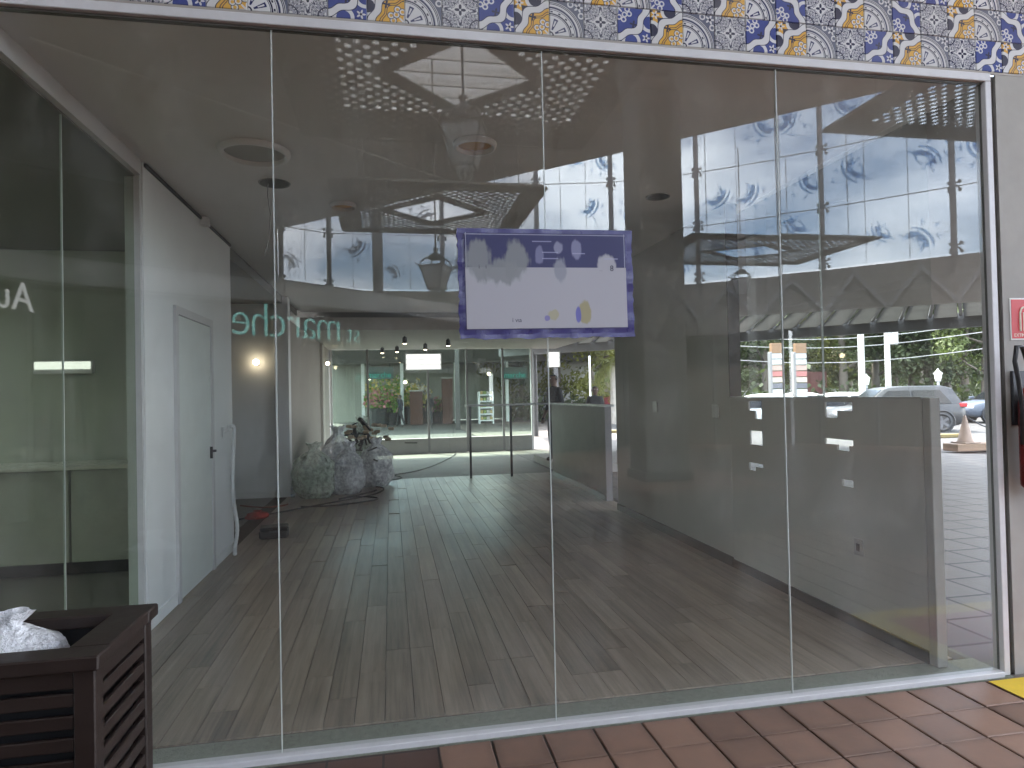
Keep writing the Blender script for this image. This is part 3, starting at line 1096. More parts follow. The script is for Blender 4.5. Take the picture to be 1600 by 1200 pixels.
cw = empty('curtain_wall', label='curved glass curtain wall printed with blue scroll ornaments, mirrored in the window', cat='curtain wall')
random.seed(3)
for i in range(len(mast) - 1):
    a, b = mast[i], mast[i + 1]
    d = (b - a).normalized()
    L_ = (b - a).length
    nrm = Vector((-d.y, d.x, 0))
    if nrm.y < 0:
        nrm = -nrm                                  # towards the gallery
    dark = i >= 5
    for j in range(3):
        z0, z1 = rows[j], rows[j + 1]
        p, q = a + d * 0.015, b - d * 0.015
        pane = MB().bar(Vector((p.x, p.y, (z0 + z1) / 2)), Vector((q.x, q.y, (z0 + z1) / 2)), 0.012, z1 - z0 - 0.03).build('pane', G_CURTD if dark else G_CURT, cw)
        for u_ in ((0.20, 0.52, 0.82) if L_ > 2.2 else (0.3, 0.7)):
            if random.random() < 0.22:
                continue
            c = a + d * (L_ * (u_ + random.uniform(-.06, .06))) + nrm * 0.012
            me = random.choice(motg if dark else mot)
            o = link('ornament', me, pane, (c.x, c.y, (z0 + z1) / 2 + random.uniform(-.35, .35)))
            sc = random.uniform(0.58, 0.80)
            o.scale = (sc * random.choice((-1, 1)), 1, sc * random.choice((1, 1, -1)))
            o.rotation_euler = (0, random.uniform(-.2, .2), math.atan2(d.y, d.x))
    # thin vertical seams half way and cross cables
    for u_ in ((0.33, 0.66) if L_ > 2.2 else (0.5,)):
        c = a + d * (L_ * u_) + nrm * 0.02
        MB().tube([(c.x, c.y, 5.0), (c.x, c.y, 10.15)], 0.009, 5).build('cable', M_STEEL, cw)
    for z in rows[1:3]:
        p, q = a + nrm * 0.01, b + nrm * 0.01
        MB().bar(Vector((p.x, p.y, z)), Vector((q.x, q.y, z)), 0.014, 0.022).build('seam', M_STEEL, cw)
for i, a in enumerate(mast):
    nrm = Vector((-a.x + 1.0, -a.y - 2.0, 0)).normalized()
    c = a + nrm * 0.28
    MB().tube([(c.x, c.y, 4.9), (c.x, c.y, 10.2)], 0.075 if i != 7 else 0.17, 10).build('mast', M_STEEL, cw)
    for z in rows[:3]:
        z = max(z, 5.15)
        sp_ = MB()
        tg = Vector((-nrm.y, nrm.x, 0))
        for sx in (-1, 1):
            for sz in (-1, 1):
                e_ = a + tg * (0.12 * sx) + nrm * 0.03
                sp_.tube([Vector((c.x, c.y, z)), (Vector((c.x, c.y, z)) + Vector((e_.x, e_.y, z + .11 * sz))) / 2 + nrm * 0.02 + tg * (.05 * sx), Vector((e_.x, e_.y, z + .11 * sz))], [0.03, 0.025, 0.02], 6)
                sp_.tube([Vector((e_.x, e_.y, z + .11 * sz)) - nrm * 0.015, Vector((e_.x, e_.y, z + .11 * sz)) + nrm * 0.03], 0.045, 8)
        sp_.build('spider_fitting', M_STEEL, cw)
rebase(cw, (5, -14, 5.0))

# dark spandrel with zigzag braces below the glass, then the market front
fac_v = [(-8.0, 3.0), (-4.73, 6.88), (-3.83, 7.53), (-1.95, 8.83), (-0.12, 10.44), (1.51, 11.93), (4.21, 13.74), (7.69, 15.7), (11.13, 13.7), (13.05, 11.6), (15.6, 9.0)]
fac = [Vector((a, -b, 0)) for a, b in fac_v]
sp = empty('spandrel', label='dark spandrel band with zigzag braces under the curtain wall', cat='spandrel')
zz_m = pm('brace_grey', (0.075, 0.08, 0.09), 0.5)
for i in range(len(mast) - 1):
    a, b = mast[i], mast[i + 1]
    MB().bar(Vector((a.x, a.y, 4.25)), Vector((b.x, b.y, 4.25)), 0.10, 1.40).build('panel', M_DARK, sp)
    if i < 5:
        d = b - a
        nrm = Vector((-d.y, d.x, 0)).normalized()
        if nrm.y < 0:
            nrm = -nrm
        for k in range(4):
            p = a + d * (k / 4) + nrm * 0.12
            q = a + d * ((k + 1) / 4) + nrm * 0.12
            z0, z1 = (3.75, 4.75) if k % 2 == 0 else (4.75, 3.75)
            MB().bar(Vector((p.x, p.y, z0)), Vector((q.x, q.y, z1)), 0.05, 0.10).build('brace', zz_m, sp)
rebase(sp, (5, -14, 3.5))
mf = empty('market_shopfront', label='dark market shopfront under a pale curved fascia, mirrored in the window', cat='shopfront')
M_BROWN = pm('market_brown', (0.055, 0.046, 0.038), 0.55, 0.25, 0.6)
for i in range(len(fac) - 1):
    a, b = fac[i], fac[i + 1]
    d = (b - a).normalized()
    nrm = Vector((-d.y, d.x, 0))
    if nrm.y < 0:
        nrm = -nrm
    MB().bar(Vector((a.x, a.y, 3.42)) + nrm * .25, Vector((b.x, b.y, 3.42)) + nrm * .25, 0.06, 0.40).build('fascia', pm('fascia_paint', (0.50, 0.49, 0.47), 0.6, 0.08, 0.8) if i < 7 else M_DARK, mf)
    MB().bar(Vector((a.x, a.y, 1.60)) - nrm * .35, Vector((b.x, b.y, 1.60)) - nrm * .35, 0.08, 3.25).build('panel', M_BROWN, mf)
    MB().bar(Vector((a.x, a.y, 3.24)) - nrm * .05, Vector((b.x, b.y, 3.24)) - nrm * .05, 0.75, 0.03).build('soffit', M_DARK, mf)
    n_ = max(1, int((b - a).length / 1.3))
    for k in range(n_):
        p = a.lerp(b, (k + .5) / n_) - nrm * .27
        MB().box(p.x - .04, p.x + .04, p.y - .04, p.y + .04, -0.009, 3.2).build('mullion', M_STEEL, mf)
rebase(mf, (3, -12, 0))
# roof over the market front, between fascia and curtain wall
poly = [(p.x, p.y) for p in fac[:8]] + [(mast[3].x, mast[3].y)] + [(p.x, p.y) for p in mast[4:]] + [(-9, -12)]
lsw = empty('gallery_side_wall', label='tall plain wall closing the far left end of the gallery', cat='wall')
for a_x, a_y, b_x, b_y in ((-3.30, -17.2, -9.6, -12.4), (-9.6, -12.35, -9.6, -3.0)):
    MB().bar((a_x, a_y, 3.54), (b_x, b_y, 3.54), 0.16, 7.09).build('wall_panel', pm('side_wall_paint', (0.30, 0.29, 0.275), 0.7, 0.1, 0.6), lsw)
rebase(lsw, (-6.5, -14.8, 0.0))
struct(MB().prism(poly, 3.63, 3.70).build('market_roof', M_DARK), 'flat roof over the market front')

# sign letters
M_TEAL = pm('lit_teal_acrylic', (0.16, 0.42, 0.38), 0.4, 0.02, emit=0.34, ecol=(0.22, 0.62, 0.56))
sg = empty('market_sign', label='teal outlined market lettering hung under the pale fascia', cat='sign')
CV = Vector((CAM.x, -CAM.y, CAM.z))
p0, p1 = [CV + (q - CV) * 0.84 for q in (behind(560, 537, 2.8), behind(358, 522, 2.8))]
xd = (p1 - p0)
tot = xd.length
txt = 'st marche'
rel = [0.62, 0.62, 0.62, 1, 1, 1, 1, 1, 1]
wd = 0.0
for ch, s_ in zip(txt, rel):
    if ch == ' ':
        wd += 0.28 * s_
    else:
        _, a, b = glyph(ch, 0.015, -0.017)
        wd += (b - a + 0.07) * s_
lettering(txt, M_TEAL, sg, p0, xd, (0, 0, 1), tot / wd, 0.015, -0.017, sizes=rel)
rebase(sg, ((p0 + p1) / 2))
sg2 = empty('script_sign', label='white script lettering cut off at the left edge', cat='sign')
p0, p1 = behind(52, 488, 2.75), behind(-60, 470, 2.75)
lettering('Autica', pm('white_lit_acrylic', (0.7, 0.7, 0.68), 0.4, 0.02, emit=0.35), sg2, p0, p1 - p0, (0, 0, 1), 0.50, 0.015, 0.0)
rebase(sg2, ((p0 + p1) / 2))

# gallery ceiling
c0, c1 = behind(1534, 110, 7.1), behind(300, 390, 7.1)
ex = (c0 - c1).normalized()
cA, cB = c0 + ex * 0.6, c1
M_GC = pm('gallery_ceiling', (0.80, 0.78, 0.75), 0.7, 0.06, 0.6)
gcm = MB()
SKX0, SKX1, SKY0, SKY1 = -0.8, 4.2, -2.3, -9.6      # louvred rooflight
def edge_y(x):
    return cB.y + (cA.y - cB.y) * (x - cB.x) / (cA.x - cB.x)


gcm.prism([(-14, SKY1), (-14, cB.y), (cB.x, cB.y), (SKX1, edge_y(SKX1)), (SKX1, SKY1)], 7.1, 7.30)
gcm.box(-14, SKX0, SKY1, -0.03, 7.1, 7.30).box(SKX0, SKX1, SKY0, -0.03, 7.1, 7.30)
gcm.prism([(SKX1, -0.03), (SKX1, edge_y(SKX1)), (cA.x, cA.y), (cA.x, -0.03)], 7.1, 7.30)
gc = struct(gcm.build('gallery_ceiling', M_GC), 'plaster ceiling of the gallery with a louvred rooflight')
for k in range(16):
    y = SKY0 - 0.20 - 0.45 * k
    MB().box(SKX0 + .01, SKX1 - .01, y - .02, y + .02, 7.05, 7.28).build('slat', pm('louvre_grey', (0.36, 0.35, 0.34), 0.6), gc)
p0, p1 = behind(45, 60, 7.0), behind(720, 292, 7.0)
tag(MB().tube([p0, p1], 0.035, 8).build('ceiling_conduit', M_WHITE), 'long pale conduit across the gallery ceiling', 'conduit')

# wide gallery column
gcol = empty('gallery_column', label='broad dark clad column in front of the curtain wall', cat='column')
MB().bbox(4.49, 5.32, -8.75, -7.95, -0.01, 7.09, .02).build('shaft', pm('column_cladding', (0.085, 0.08, 0.075), 0.6), gcol)
MB().bbox(4.44, 5.37, -8.80, -7.90, -0.009, 0.16, .01).build('plinth', M_DARK, gcol)
rebase(gcol, (4.9, -8.35, 0))


# hanging perforated panels
def perforated(w, d, zt, hole, pitch=0.078, margin=0.34):
    """square panel with rows of round holes and a square opening turned by 45 degrees"""
    mb = MB()
    nx, ny = int(round((w - 2 * margin) / pitch)), int(round((d - 2 * margin) / pitch))
    px_, py_ = (w - 2 * margin) / nx, (d - 2 * margin) / ny
    xs_ = [-w / 2] + [-w / 2 + margin + px_ * i for i in range(nx + 1)] + [w / 2]
    ys_ = [-d / 2] + [-d / 2 + margin + py_ * j for j in range(ny + 1)] + [d / 2]
    hx, hy = hole * w, hole * d
    for i in range(len(xs_) - 1):
        for j in range(len(ys_) - 1):
            x0, x1, y0, y1 = xs_[i], xs_[i + 1], ys_[j], ys_[j + 1]
            cx, cy = (x0 + x1) / 2, (y0 + y1) / 2
            l1 = abs(cx) / hx + abs(cy) / hy
            rim = 0 < i < len(xs_) - 2 and 0 < j < len(ys_) - 2
            if l1 < 0.97:
                continue
            if not rim or l1 < 1.0 + 0.24 / (hole * w) * 0.9 or (i + j) % 2:
                for z in (0, 0.004):
                    mb.add([(x0, y0, z), (x1, y0, z), (x1, y1, z), (x0, y1, z)], [(0, 1, 2, 3) if z else (0, 3, 2, 1)])
            else:
                r = min(px_, py_) * 0.44
                n = 8
                for z in (0, 0.004):
                    ring_ = [(cx + r * math.cos(2 * math.pi * (k + .5) / n), cy + r * math.sin(2 * math.pi * (k + .5) / n), z) for k in range(n)]
                    sq = []
                    for k in range(n):
                        a = 2 * math.pi * (k + .5) / n
                        c_, s_ = math.cos(a), math.sin(a)
                        m_ = max(abs(c_), abs(s_))
                        sq.append((cx + (x1 - x0) / 2 * c_ / m_ if abs(c_) >= abs(s_) else cx + (x1 - x0) / 2 * (1 if c_ > 0 else -1),
                                   cy + (y1 - y0) / 2 * (1 if s_ > 0 else -1) if abs(s_) >= abs(c_) * 0.99 or True else cy, z))
                    sq = []
                    hw_, hh_ = (x1 - x0) / 2, (y1 - y0) / 2
                    t8 = math.tan(math.pi / 8)
                    for sxx, syy in ((1, t8), (t8, 1), (-t8, 1), (-1, t8), (-1, -t8), (-t8, -1), (t8, -1), (1, -t8)):
                        sq.append((cx + hw_ * sxx, cy + hh_ * syy, z))
                    cr = [(cx + hw_ * q[0], cy + hh_ * q[1], z) for q in ((1, 1), (-1, 1), (-1, -1), (1, -1))]
                    mb.add(ring_ + sq + cr, [(k, (k + 1) % 8, 8 + (k + 1) % 8, 8 + k) for k in range(8)] + [(8, 9, 16), (10, 11, 17), (12, 13, 18), (14, 15, 19)])
                vs = []
                for z in (0, 0.004):
                    vs += [(cx + r * math.cos(2 * math.pi * (k + .5) / n), cy + r * math.sin(2 * math.pi * (k + .5) / n), z) for k in range(n)]
                mb.add(vs, [(k, (k + 1) % n, n + (k + 1) % n, n + k) for k in range(n)])
    rim_ = MB()
    for sx, sy in ((1, 1), (1, -1), (-1, 1), (-1, -1)):
        rim_.bar((sx * hx * 1.06, 0, 0.006), (0, sy * hy * 1.06, 0.006), 0.13, 0.018)
    out = MB()
    for s_ in (-1, 1):
        out.bar((-w / 2, s_ * d / 2, 0.015), (w / 2, s_ * d / 2, 0.006), 0.04, 0.035)
        out.bar((s_ * w / 2, -d / 2 + .03, 0.015), (s_ * w / 2, d / 2 - .03, 0.006), 0.04, 0.035)
    return mb, rim_, out


M_PERF = pm('perforated_sheet', (0.075, 0.072, 0.07), 0.5, 0.08, 1.5)
M_LFRAME = pm('lantern_iron', (0.035, 0.035, 0.037), 0.5, 0.1, 8.0)
M_LGLASS, _nt, _b = newmat('lantern_milk_glass')
_b.inputs['Base Color'].default_value = (0.86, 0.87, 0.88, 1)
_tl = _nt.nodes.new('ShaderNodeBsdfTranslucent')
_nt.links.new(mixc(_nt, nz(_nt, wcoords(_nt), 6.0), (0.93, 0.94, 0.95), (0.99, 0.99, 0.99)), _tl.inputs['Color'])
_mx = _nt.nodes.new('ShaderNodeMixShader')
_mx.inputs[0].default_value = 0.75
_nt.links.new(_b.outputs[0], _mx.inputs[1])
_nt.links.new(_tl.outputs[0], _mx.inputs[2])
_nt.links.new(_mx.outputs[0], _nt.nodes['Material Output'].inputs['Surface'])
PAN = [((-0.93, 1.35, 2.36, 4.62), 4.6, 'nearest perforated square panel overhead with a diamond opening'),
       ((-0.80, 6.10, 2.30, 9.03), 4.6, 'perforated square ceiling panel over the poster with a diamond opening'),
       ((5.75, 8.50, 9.80, 11.25), 4.6, 'perforated square panel hung in front of the sky, lantern below'),
       ((5.05, 0.55, 8.30, 3.74), 4.6, 'perforated square panel cut by the top right corner of the window')]


def lantern(i, c, zt, label):
    """four sided iron lantern hung from a rod: rod, crown, cage, panes, finial"""
    o = empty('lantern', (c.x, c.y, zt), (0.30, 0.5, 0.6, 0)[i], label, 'lantern', 'iron lanterns hanging in the gallery')
    rod = MB().tube([(0, 0, 0.42), (0, 0, 7.1 - zt)], 0.012, 6)
    rod.build('rod', M_LFRAME, o)
    MB().lathe([(0.02, 0.46), (0.06, 0.44), (0.03, 0.40), (0.05, 0.37), (0.13, 0.33), (0.155, 0.29), (0.16, 0.275)], 12).build('crown', M_LFRAME, o, True)
    top_, bot_ = 0.235, 0.125
    za, zb, zc = 0.14, -0.22, 0.275
    cage = MB()
    ct = [(top_ * a, top_ * b, za) for a, b in ((1, 1), (-1, 1), (-1, -1), (1, -1))]
    cb = [(bot_ * a, bot_ * b, zb) for a, b in ((1, 1), (-1, 1), (-1, -1), (1, -1))]
    for k in range(4):
        cage.bar(ct[k], cb[k], 0.022, 0.022)
        cage.bar(ct[k], ct[(k + 1) % 4], 0.03, 0.03)
        cage.bar(cb[k], cb[(k + 1) % 4], 0.025, 0.025)
        d_ = Vector(ct[k])
        cage.tube([d_, Vector((d_.x * .98, d_.y * .98, 0.20)), Vector((d_.x * .72, d_.y * .72, 0.27)), Vector((d_.x * .45, d_.y * .45, 0.285))], 0.014, 6)
        cage.bar(d_, d_ * 1.32, 0.012, 0.02)
    cage.build('cage', M_LFRAME, o)
    for k in range(4):
        q = [Vector(ct[k]), Vector(ct[(k + 1) % 4]), Vector(cb[(k + 1) % 4]), Vector(cb[k])]
        cc_ = sum(q, Vector()) / 4
        n_ = Vector((cc_.x, cc_.y, 0)).normalized() * 0.004
        vs = [(p - cc_) * 0.93 + cc_ + n_ for p in q] + [(p - cc_) * 0.93 + cc_ - n_ for p in q]
        MB().add(vs, [(0, 1, 2, 3), (7, 6, 5, 4), (0, 4, 5, 1), (1, 5, 6, 2), (2, 6, 7, 3), (3, 7, 4, 0)]).build('pane', M_LGLASS, o)
    fin = MB()
    for k in range(4):
        a = math.pi / 4 + k * math.pi / 2
        fin.tube([(bot_ * 0.9 * math.cos(a), bot_ * 0.9 * math.sin(a), zb), (0.10 * math.cos(a), 0.10 * math.sin(a), zb - .09), (0.03 * math.cos(a), 0.03 * math.sin(a), zb - .15)], 0.011, 6)
    fin.lathe([(0.012, -0.34), (0.028, -0.36), (0.012, -0.385), (0.03, -0.41), (0.006, -0.46)], 10, (0, 0, 0.12))
    fin.build('finial', M_LFRAME, o)
    for ch in o.children:
        if ch.name.split('.')[0] != 'rod':
            ch.scale = (0.82, 0.82, 1.0)
    return o


LL = ['large iron lantern with milky panes above the poster', 'dark iron lantern silhouetted just left of the poster', 'small lantern below the perforated panel against the dark band', None]
for i, ((x0, y0, x1, y1), z, lab) in enumerate(PAN):
    w, d = x1 - x0, y1 - y0
    cx, cy = (x0 + x1) / 2, -(y0 + y1) / 2
    o = empty('perforated_panel', (cx, cy, z), 0, lab, 'ceiling panel', 'perforated panels hung in the gallery')
    mb, rm_, out_ = perforated(w, d, z, (0.215, 0.24, 0.23, 0.22)[i])
    mb.build('perforated_sheet', M_PERF, o, fix=False)
    rm_.build('opening_rim', M_PERF, o)
    out_.build('edge_frame', M_PERF, o)
    for sx in (-1, 1):
        for sy in (-1, 1):
            MB().tube([(sx * w * .38, sy * d * .38, 0.02), (sx * w * .38, sy * d * .38, 7.1 - z)], 0.008, 5).build('hanger', M_STEEL, o)
    if LL[i]:
        zl = (3.96, 3.55, 3.96, 0)[i]
        off_ = (0.0, 0.0, 0.35, 0)[i]
        lantern(i, Vector((cx, cy, 0)) if i < 2 else Vector((at(1160, 430, 1, 10.4).x, -10.4, 0)), zl, LL[i])

# ================================================================== THINGS IN THE SHOP
# ------------------------------------------------------------------ ceiling fittings
def ring_fit(px_, py_, rad, label, rim_mat, in_mat, depth=0.10, rimw=0.022, nm='ceiling_recess'):
    c = at(px_, py_, 2, 3.30)
    drop = 0.006 if rimw < 0.01 else 0.035
    o = empty(nm, (c.x, c.y, 3.298), 0, label, 'ceiling fitting')
    MB().lathe([(rad + rimw, 0.0), (rad + rimw, -drop * .35), (rad + rimw * .6, -drop), (rad, -drop), (rad - .006, -drop * .6), (rad - .006, 0.0)], 28, caps=False).build('rim', rim_mat, o, True)
    MB().lathe([(rad - .005, -0.003), (rad - .012, -0.0045), (0.002, -0.005)], 28, caps=False).build('inner_disc', in_mat, o)
    return o, c


M_TAN = pm('tan_lamp_inside', (0.62, 0.36, 0.15), 0.4, 0.1, 9.0)
ring_fit(398, 236, 0.205, 'large round white ring set in the ceiling near the partition', pm('ring_white', (0.90, 0.90, 0.89), 0.4, 0.02), pm('ring_board', (0.42, 0.42, 0.40), 0.6), rimw=0.03)
o, c = ring_fit(429, 286, 0.115, 'black hole in the ceiling with a loose cable hanging out', pm('hole_edge', (0.25, 0.25, 0.24), 0.6), M_BLACK, rimw=0.006)
MB().tube([(-0.05, 0.0, -0.003), (-0.055, 0.01, -0.10), (-0.035, 0.0, -0.25), (-0.05, 0.02, -0.42), (-0.085, 0.03, -0.56)], 0.0045, 6).build('cable', pm('grey_cable', (0.25, 0.25, 0.25), 0.5), o, True)
ring_fit(742, 224, 0.125, 'round recessed downlight with tan inside above the poster', M_WHITE, M_TAN)
ring_fit(536, 319, 0.10, 'smaller round recessed downlight with tan inside, left of the poster', M_WHITE, M_TAN, rimw=0.014)
ring_fit(1028, 307, 0.10, 'dark round hole in the ceiling beside the tall wall', pm('hole_edge', (0.25, 0.25, 0.24), 0.6), M_BLACK, rimw=0.006)
ring_fit(33, 272, 0.10, 'dark round fitting in the far left ceiling', M_DARK, M_BLACK)
c = at(322, 343, 2, 3.28)
jb = MB().bbox(-1.688, -1.625, c.y - .05, c.y + .05, 3.22, 3.297, .004).build('junction_box', M_WHITE)
tag(jb, 'small white junction box where partition wall meets ceiling', 'junction box')

# ------------------------------------------------------------------ poster taped behind the glass
def poster_mat():
    mt, nt, b = newmat('poster_print')
    t = nt.nodes.new('ShaderNodeTexCoord')
    sp_ = nt.nodes.new('ShaderNodeSeparateXYZ')
    nt.links.new(t.outputs['Object'], sp_.inputs[0])
    u = X(nt, sp_.outputs['X']) / 0.80 + 0.5
    v = X(nt, sp_.outputs['Z']) / 0.46 + 0.5
    wn = nz(nt, wcoords(nt, (1, 1, 0.25)), 30.0, 5)
    wl = nz(nt, wcoords(nt, (1, 1, 1)), 7.0, 3)
    hd = v.gt(0.640)
    c = mixc(nt, hd, (0.42, 0.41, 0.45), (0.033, 0.033, 0.115))
    line = ((u - 0.5).abs().band(0.493, 0.0022) + (v - 0.5).abs().band(0.485, 0.004)).mn(1.0) * v.gt(0.64)
    c = mixc(nt, line, c, (0.36, 0.36, 0.46))

    def blob(c, cx, cy, rx, ry, col, st=1.0, edge=0.75):
        d = hyp((u - cx) / rx, (v - cy) / ry) + (wn - 0.5) * 1.1 + (wl - 0.5) * 1.2
        k = (1.0 - d.soft(edge, 1.1)) * st
        return mixc(nt, k, c, col)
    pale = (0.24, 0.25, 0.26)
    for q in ((0.085, 0.72, 0.075, 0.22), (0.215, 0.60, 0.10, 0.15), (0.30, 0.72, 0.08, 0.24)):
        c = blob(c, *q, pale, 0.9)
    c = blob(c, 0.575, 0.62, 0.045, 0.15, (0.28, 0.29, 0.34), 0.9)
    c = blob(c, 0.57, 0.85, 0.03, 0.07, (0.30, 0.30, 0.42), 0.8)
    c = blob(c, 0.455, 0.78, 0.028, 0.10, (0.22, 0.22, 0.36), 0.8)
    c = blob(c, 0.69, 0.83, 0.035, 0.11, (0.26, 0.26, 0.40), 0.8)
    c = blob(c, 0.875, 0.66, 0.065, 0.10, (0.42, 0.41, 0.45), 1.0)
    c = blob(c, 0.53, 0.14, 0.035, 0.06, (0.40, 0.37, 0.24), 0.9)
    c = blob(c, 0.49, 0.105, 0.018, 0.03, (0.20, 0.18, 0.42), 0.9)
    c = blob(c, 0.725, 0.16, 0.042, 0.11, (0.34, 0.30, 0.16), 0.95)
    c = blob(c, 0.685, 0.14, 0.018, 0.09, (0.13, 0.13, 0.42), 0.95)
    for cx, cy, w in ((0.47, 0.915, 0.06), (0.52, 0.80, 0.05), (0.52, 0.735, 0.05), (0.70, 0.79, 0.04), (0.905, 0.735, 0.045)):
        c = mixc(nt, (u - cx).abs().lt(w) * (v - cy).abs().lt(0.006) * 0.6, c, (0.42, 0.42, 0.6))
    nt.links.new(c, b.inputs['Base Color'])
    b.inputs['Roughness'].default_value = 0.55
    return mt


ps = empty('poster', (0.762, -0.0165, 1.87), 0, 'blue and white smudged poster taped to the glass', 'poster')
pc = 0.005
# backing sheet with puckered edge
mb = MB()
random.seed(5)
nx_, nz_ = 44, 26
rnd_b = [random.uniform(-.004, .004) for _ in range(200)]
vs, fs = [], []
for j in range(nz_ + 1):
    for i in range(nx_ + 1):
        u_, v_ = i / nx_, j / nz_
        xx, zz = (u_ - .5) * 0.868, v_ * 0.53
        if j == 0: zz += 0.003 * math.sin(i * 0.6 + 0.4 * math.sin(i * .37)) + rnd_b[i] * 0.7
        if i == 0: xx += rnd_b[60 + j]
        if i == nx_: xx += rnd_b[100 + j] + 0.004
        edge = min(i, nx_ - i, j, nz_ - j)
        yy = (0.004 * math.sin(i * 0.8 + j * 0.5) + 0.003 * math.sin(j * 1.3)) * (0.45 if edge < 2 else 0.10)
        vs.append((xx, yy + 0.004, zz + 0.0))
for j in range(nz_):
    for i in range(nx_):
        a = j * (nx_ + 1) + i
        fs.append((a, a + 1, a + nx_ + 2, a + nx_ + 1))
mb.add(vs, fs)
bk = mb.build('backing_sheet', pm('purple_film', (0.055, 0.047, 0.18), 0.3, 0.07, 4.0), ps, fix=False)
sol = bk.modifiers.new('thick', 'SOLIDIFY')
sol.thickness = 0.0015
pr = MB().box(-0.40, 0.40, -0.0042, -0.003, -0.23, 0.23).build('print', poster_mat(), ps, loc=(0.0, 0, 0.277))
M_INK = pm('poster_ink', (0.03, 0.03, 0.06), 0.6)
for tx, xx, zz, sz in (('8', 0.318, 0.325, 0.040), ('i', -0.335, 0.335, 0.028), ('i', -0.302, 0.335, 0.028), ('i v\u0131a', -0.18, 0.078, 0.030), ('. .', 0.265, 0.325, 0.02)):
    lettering(tx, M_INK, ps, (xx, -0.0052, zz), (1, 0, 0), (0, 0, 1), sz, 0.004)
ps.rotation_euler = (0, R(-0.6), 0)

# ------------------------------------------------------------------ rubbish bags and rubble
def plastic(name, col, alpha):
    mt, nt, b = newmat(name)
    n = nz(nt, wcoords(nt), 16.0, 5, 0.6)
    nt.links.new(mixc(nt, n, tuple(q * .8 for q in col), tuple(min(1, q * 1.35) for q in col)), b.inputs['Base Color'])
    b.inputs['Roughness'].default_value = 0.15
    b.inputs['Transmission Weight'].default_value = 0.0
    nt.links.new((n.soft(0.35, 0.7) * 0.35 + (alpha - 0.15)).s, b.inputs['Alpha'])
    bump(nt, b, n, 1.0, 0.06)
    return mt


M_BAG = plastic('cloudy_plastic', (0.80, 0.84, 0.92), 0.62)
M_BAGG = plastic('greenish_plastic', (0.66, 0.74, 0.64), 0.50)
M_BAGW = plastic('white_plastic', (0.70, 0.70, 0.72), 0.97)


def bag_mesh(rx, ry, hgt, seed, mat, tied=True):
    rnd = random.Random(seed)
    off = Vector((rnd.uniform(0, 50), rnd.uniform(0, 50), rnd.uniform(0, 50)))
    n, mrows = 40, 26
    vs, fs = [], []
    for j in range(mrows + 1):
        t = j / mrows
        if t < 0.12: pr_ = 0.72 + 0.28 * (t / 0.12)
        elif t < 0.6: pr_ = 1.0 - 0.12 * ((t - .12) / .48) ** 2
        elif t < 0.86: pr_ = 0.88 - 0.70 * ((t - .6) / .26) ** 1.2
        else: pr_ = 0.18 + 0.22 * ((t - .86) / .14)
        for k in range(n):
            a = 2 * math.pi * k / n
            d = Vector((math.cos(a), math.sin(a), t * 1.5))
            f = noise.noise(d * 1.6 + off) * 0.20 + noise.noise(d * 4.5 + off) * 0.10
            f += (abs(noise.noise(Vector((a * 4.0, t * 2.0, seed)))) - 0.2) * (0.35 if t > .55 else 0.12)
            r = pr_ * (1 + f)
            zz = hgt * (t ** 0.92) * (1 + 0.05 * noise.noise(d * 2 + off))
            vs.append((rx * r * math.cos(a) + 0.1 * rx * math.sin(3 * t + seed), ry * r * math.sin(a), max(0.0, zz)))
    for j in range(mrows):
        for k in range(n):
            k2 = (k + 1) % n
            fs.append((j * n + k, j * n + k2, (j + 1) * n + k2, (j + 1) * n + k))
    fs.append(tuple(range(n - 1, -1, -1)))
    mb = MB().add(vs, fs)
    return mb


M_DEB = pm('mixed_debris', (0.26, 0.26, 0.25), 0.8, 0.5, 14.0, rnd=0.3)
M_LEAFY = pm('green_waste', (0.13, 0.20, 0.07), 0.7, 0.4, 10.0)


def chips(n, r, hgt, seed, mat, nm, parent, big=0.09):
    rnd = random.Random(seed)
    mb = MB()
    for _ in range(n):
        a, q = rnd.uniform(0, 6.28), math.sqrt(rnd.random()) * r
        z = rnd.uniform(0.05, hgt) * (1 - 0.35 * q / r)
        p = Vector((q * math.cos(a), q * math.sin(a), z))
        d = Vector((rnd.gauss(0, 1), rnd.gauss(0, 1), rnd.gauss(0, 1))).normalized()
        mb.bar(p - d * big * rnd.uniform(.4, 1), p + d * big * rnd.uniform(.4, 1), big * rnd.uniform(.15, .6), big * rnd.uniform(.1, .4))
    return mb.build(nm, mat, parent)


BAGS = [((-1.22, 7.95), 0.34, 0.30, 0.88, M_BAGG, 'greenish clear rubbish bag of garden waste beside the corner post'),
        ((-0.72, 8.25), 0.30, 0.30, 0.86, M_BAG, 'cloudy blue grey rubbish bag in the middle of the heap'),
        ((-0.96, 9.05), 0.34, 0.34, 1.10, M_BAG, 'tall grey rubbish bag standing behind the front ones'),
        ((-0.28, 9.05), 0.34, 0.32, 0.86, M_BAG, 'smooth grey rubbish bag at the right end of the heap'),
        ((-0.58, 10.4), 0.36, 0.34, 1.22, M_BAGG, 'rearmost rubbish bag topped with dark debris')]
for i, ((bx, by), rx, ry, hh, mt, lab) in enumerate(BAGS):
    o = empty('rubbish_bag', (bx, by, 0.0), 0.5 * i, lab, 'rubbish bag', 'rubbish bags heaped by the side wall')
    bag_mesh(rx, ry, hh, 3 + i, mt).build('bag_skin', mt, o, True)
    chips(60, rx * 0.72, hh * 0.66, 20 + i, M_LEAFY if mt is M_BAGG else M_DEB, 'contents', o)
rb = empty('rubble_heap', (-1.0, 9.7, 0), 0, 'dark offcuts and broken rubble piled on top of the bags', 'rubble')
mb = MB()
rnd = random.Random(4)
